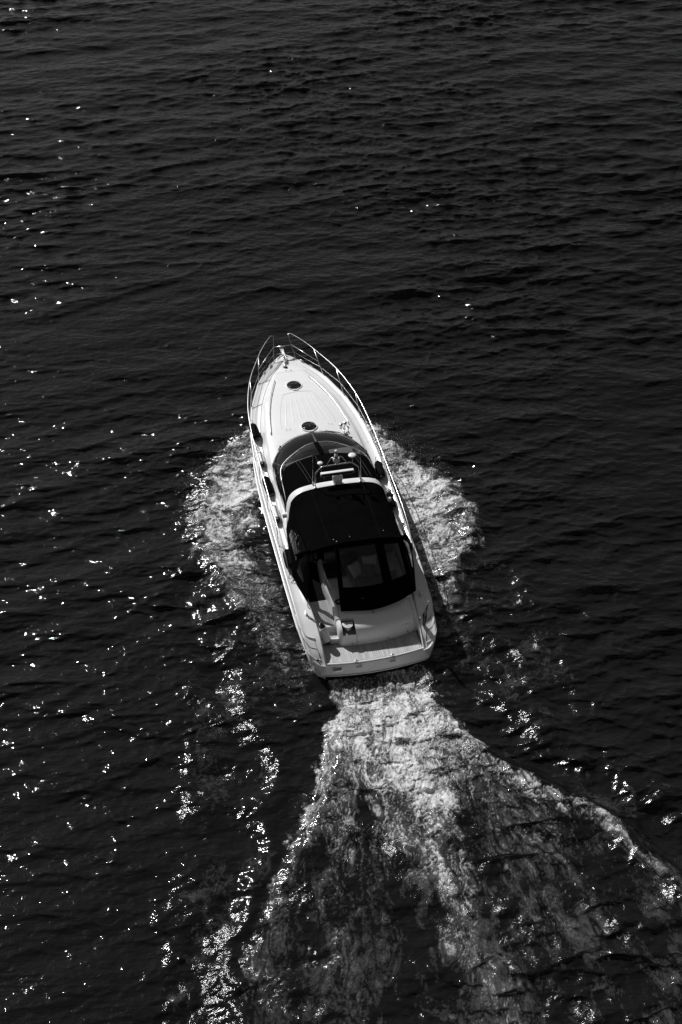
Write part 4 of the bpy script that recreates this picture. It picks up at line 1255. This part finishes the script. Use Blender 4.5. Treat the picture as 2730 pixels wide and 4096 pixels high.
# ensign on its staff
e = empty('flag'); e.matrix_world = ROT
tag(e, 'furled dark flag with a pale edged cross hanging from a short staff', 'flag')
sb = Vector((1.555, .74, zdeck(1.555, .74))); stt = Vector((1.70, .42, 1.98))
MB().tube([sb + Vector((0, 0, -.02)), stt], .0125, 8).build('staff', M['steeld'], e)
MB().ball(stt + Vector((.0, -.01, .02)), .032).build('staff_knob', M['grey'], e)
MB().tube([sb, sb + (stt - sb) * .12], .02, 8).build('socket', M['steel'], e)
nu, nv = 36, 40
V = []; F = []; FM = []
for j in range(nv + 1):
    v = j / nv
    for i in range(nu + 1):
        u = i / nu
        anchor = stt.lerp(sb, .04 + .62 * u)
        gather = sm(v / .55)
        cxp = stt.lerp(sb, .28)
        base_ = anchor.lerp(cxp + Vector((-.02, .03, 0)), gather * .5)
        z = anchor.z + (-(.95 - .12 * u) * v)
        fold = .06 * gather * math.sin(u * 5.2 * math.pi + v * 1.5) + .02 * math.sin(u * 9 + v * 7)
        V.append((base_.x + fold * .6 + .03 * v - .06 * sm((v - .75) / .25) * (1 - u), base_.y + fold * .9, z if v > 0 else anchor.z))
for j in range(nv):
    for i in range(nu):
        F.append((j * (nu + 1) + i, j * (nu + 1) + i + 1, (j + 1) * (nu + 1) + i + 1, (j + 1) * (nu + 1) + i))
        u = (i + .5) / nu; v = (j + .5) / nv
        def band(t, c, a, b): return 2 if abs(t - c) < a else (1 if abs(t - c) < b else 0)
        k = max(band(u, .5, .065, .125), band(v, .36, .05, .095))
        FM.append(k)
mk('cloth', V, F, None, e, mats=[M['flagr'], M['flagw'], M['flagb']], fmi=FM)

# ------------------------------------------------------------------ spray
def spray():
    r = np.random.RandomState(9)
    oct_v = np.array([(1, 0, 0), (-1, 0, 0), (0, 1, 0), (0, -1, 0), (0, 0, 1), (0, 0, -1)], float)
    oct_f = [(0, 2, 4), (2, 1, 4), (1, 3, 4), (3, 0, 4), (2, 0, 5), (1, 2, 5), (3, 1, 5), (0, 3, 5)]
    C = []
    for s in (-1, 1):
        n = 1500
        y = 7.0 + 5.6 * r.beta(2.2, 2.0, n)
        uo = ip(y, UO_L if s < 0 else UO_R); wl = ip(y, WL_W)
        t = r.beta(1.3, 1.6, n) * 1.35
        u = wl + .1 + (uo - wl) * t
        z = np.abs(r.randn(n)) * .12 + .25 * np.clip(1 - t, 0, 1) * r.rand(n) + .05
        C.append(np.stack([s * u, y, z], 1))
    n = 900
    y = -.9 - 4 * r.beta(1, 2, n); xl = ip(y, XL); xr = ip(y, XR)
    x = xl + (xr - xl) * r.rand(n)
    C.append(np.stack([x, y, np.abs(r.randn(n)) * .08 + .1], 1))
    C = np.concatenate(C)
    hh = hfield(CP * C[:, 0] - SP * C[:, 1], SP * C[:, 0] + CP * C[:, 1])[0]
    C[:, 2] += np.maximum(hh, -.1)
    X = np.stack([CP * C[:, 0] - SP * C[:, 1], SP * C[:, 0] + CP * C[:, 1], C[:, 2]], 1)
    rad = .004 + .008 * r.rand(len(X)) ** 3
    V = (X[:, None, :] + oct_v[None] * rad[:, None, None]).reshape(-1, 3)
    F = [tuple(6 * k + i for i in f) for k in range(len(X)) for f in oct_f]
    o = mk('spray', V, F, mat('spray_droplets', .8, .3, var=.05))
    tag(o, 'fine white spray droplets above the bow waves and wake', 'spray', kind='stuff')
spray()
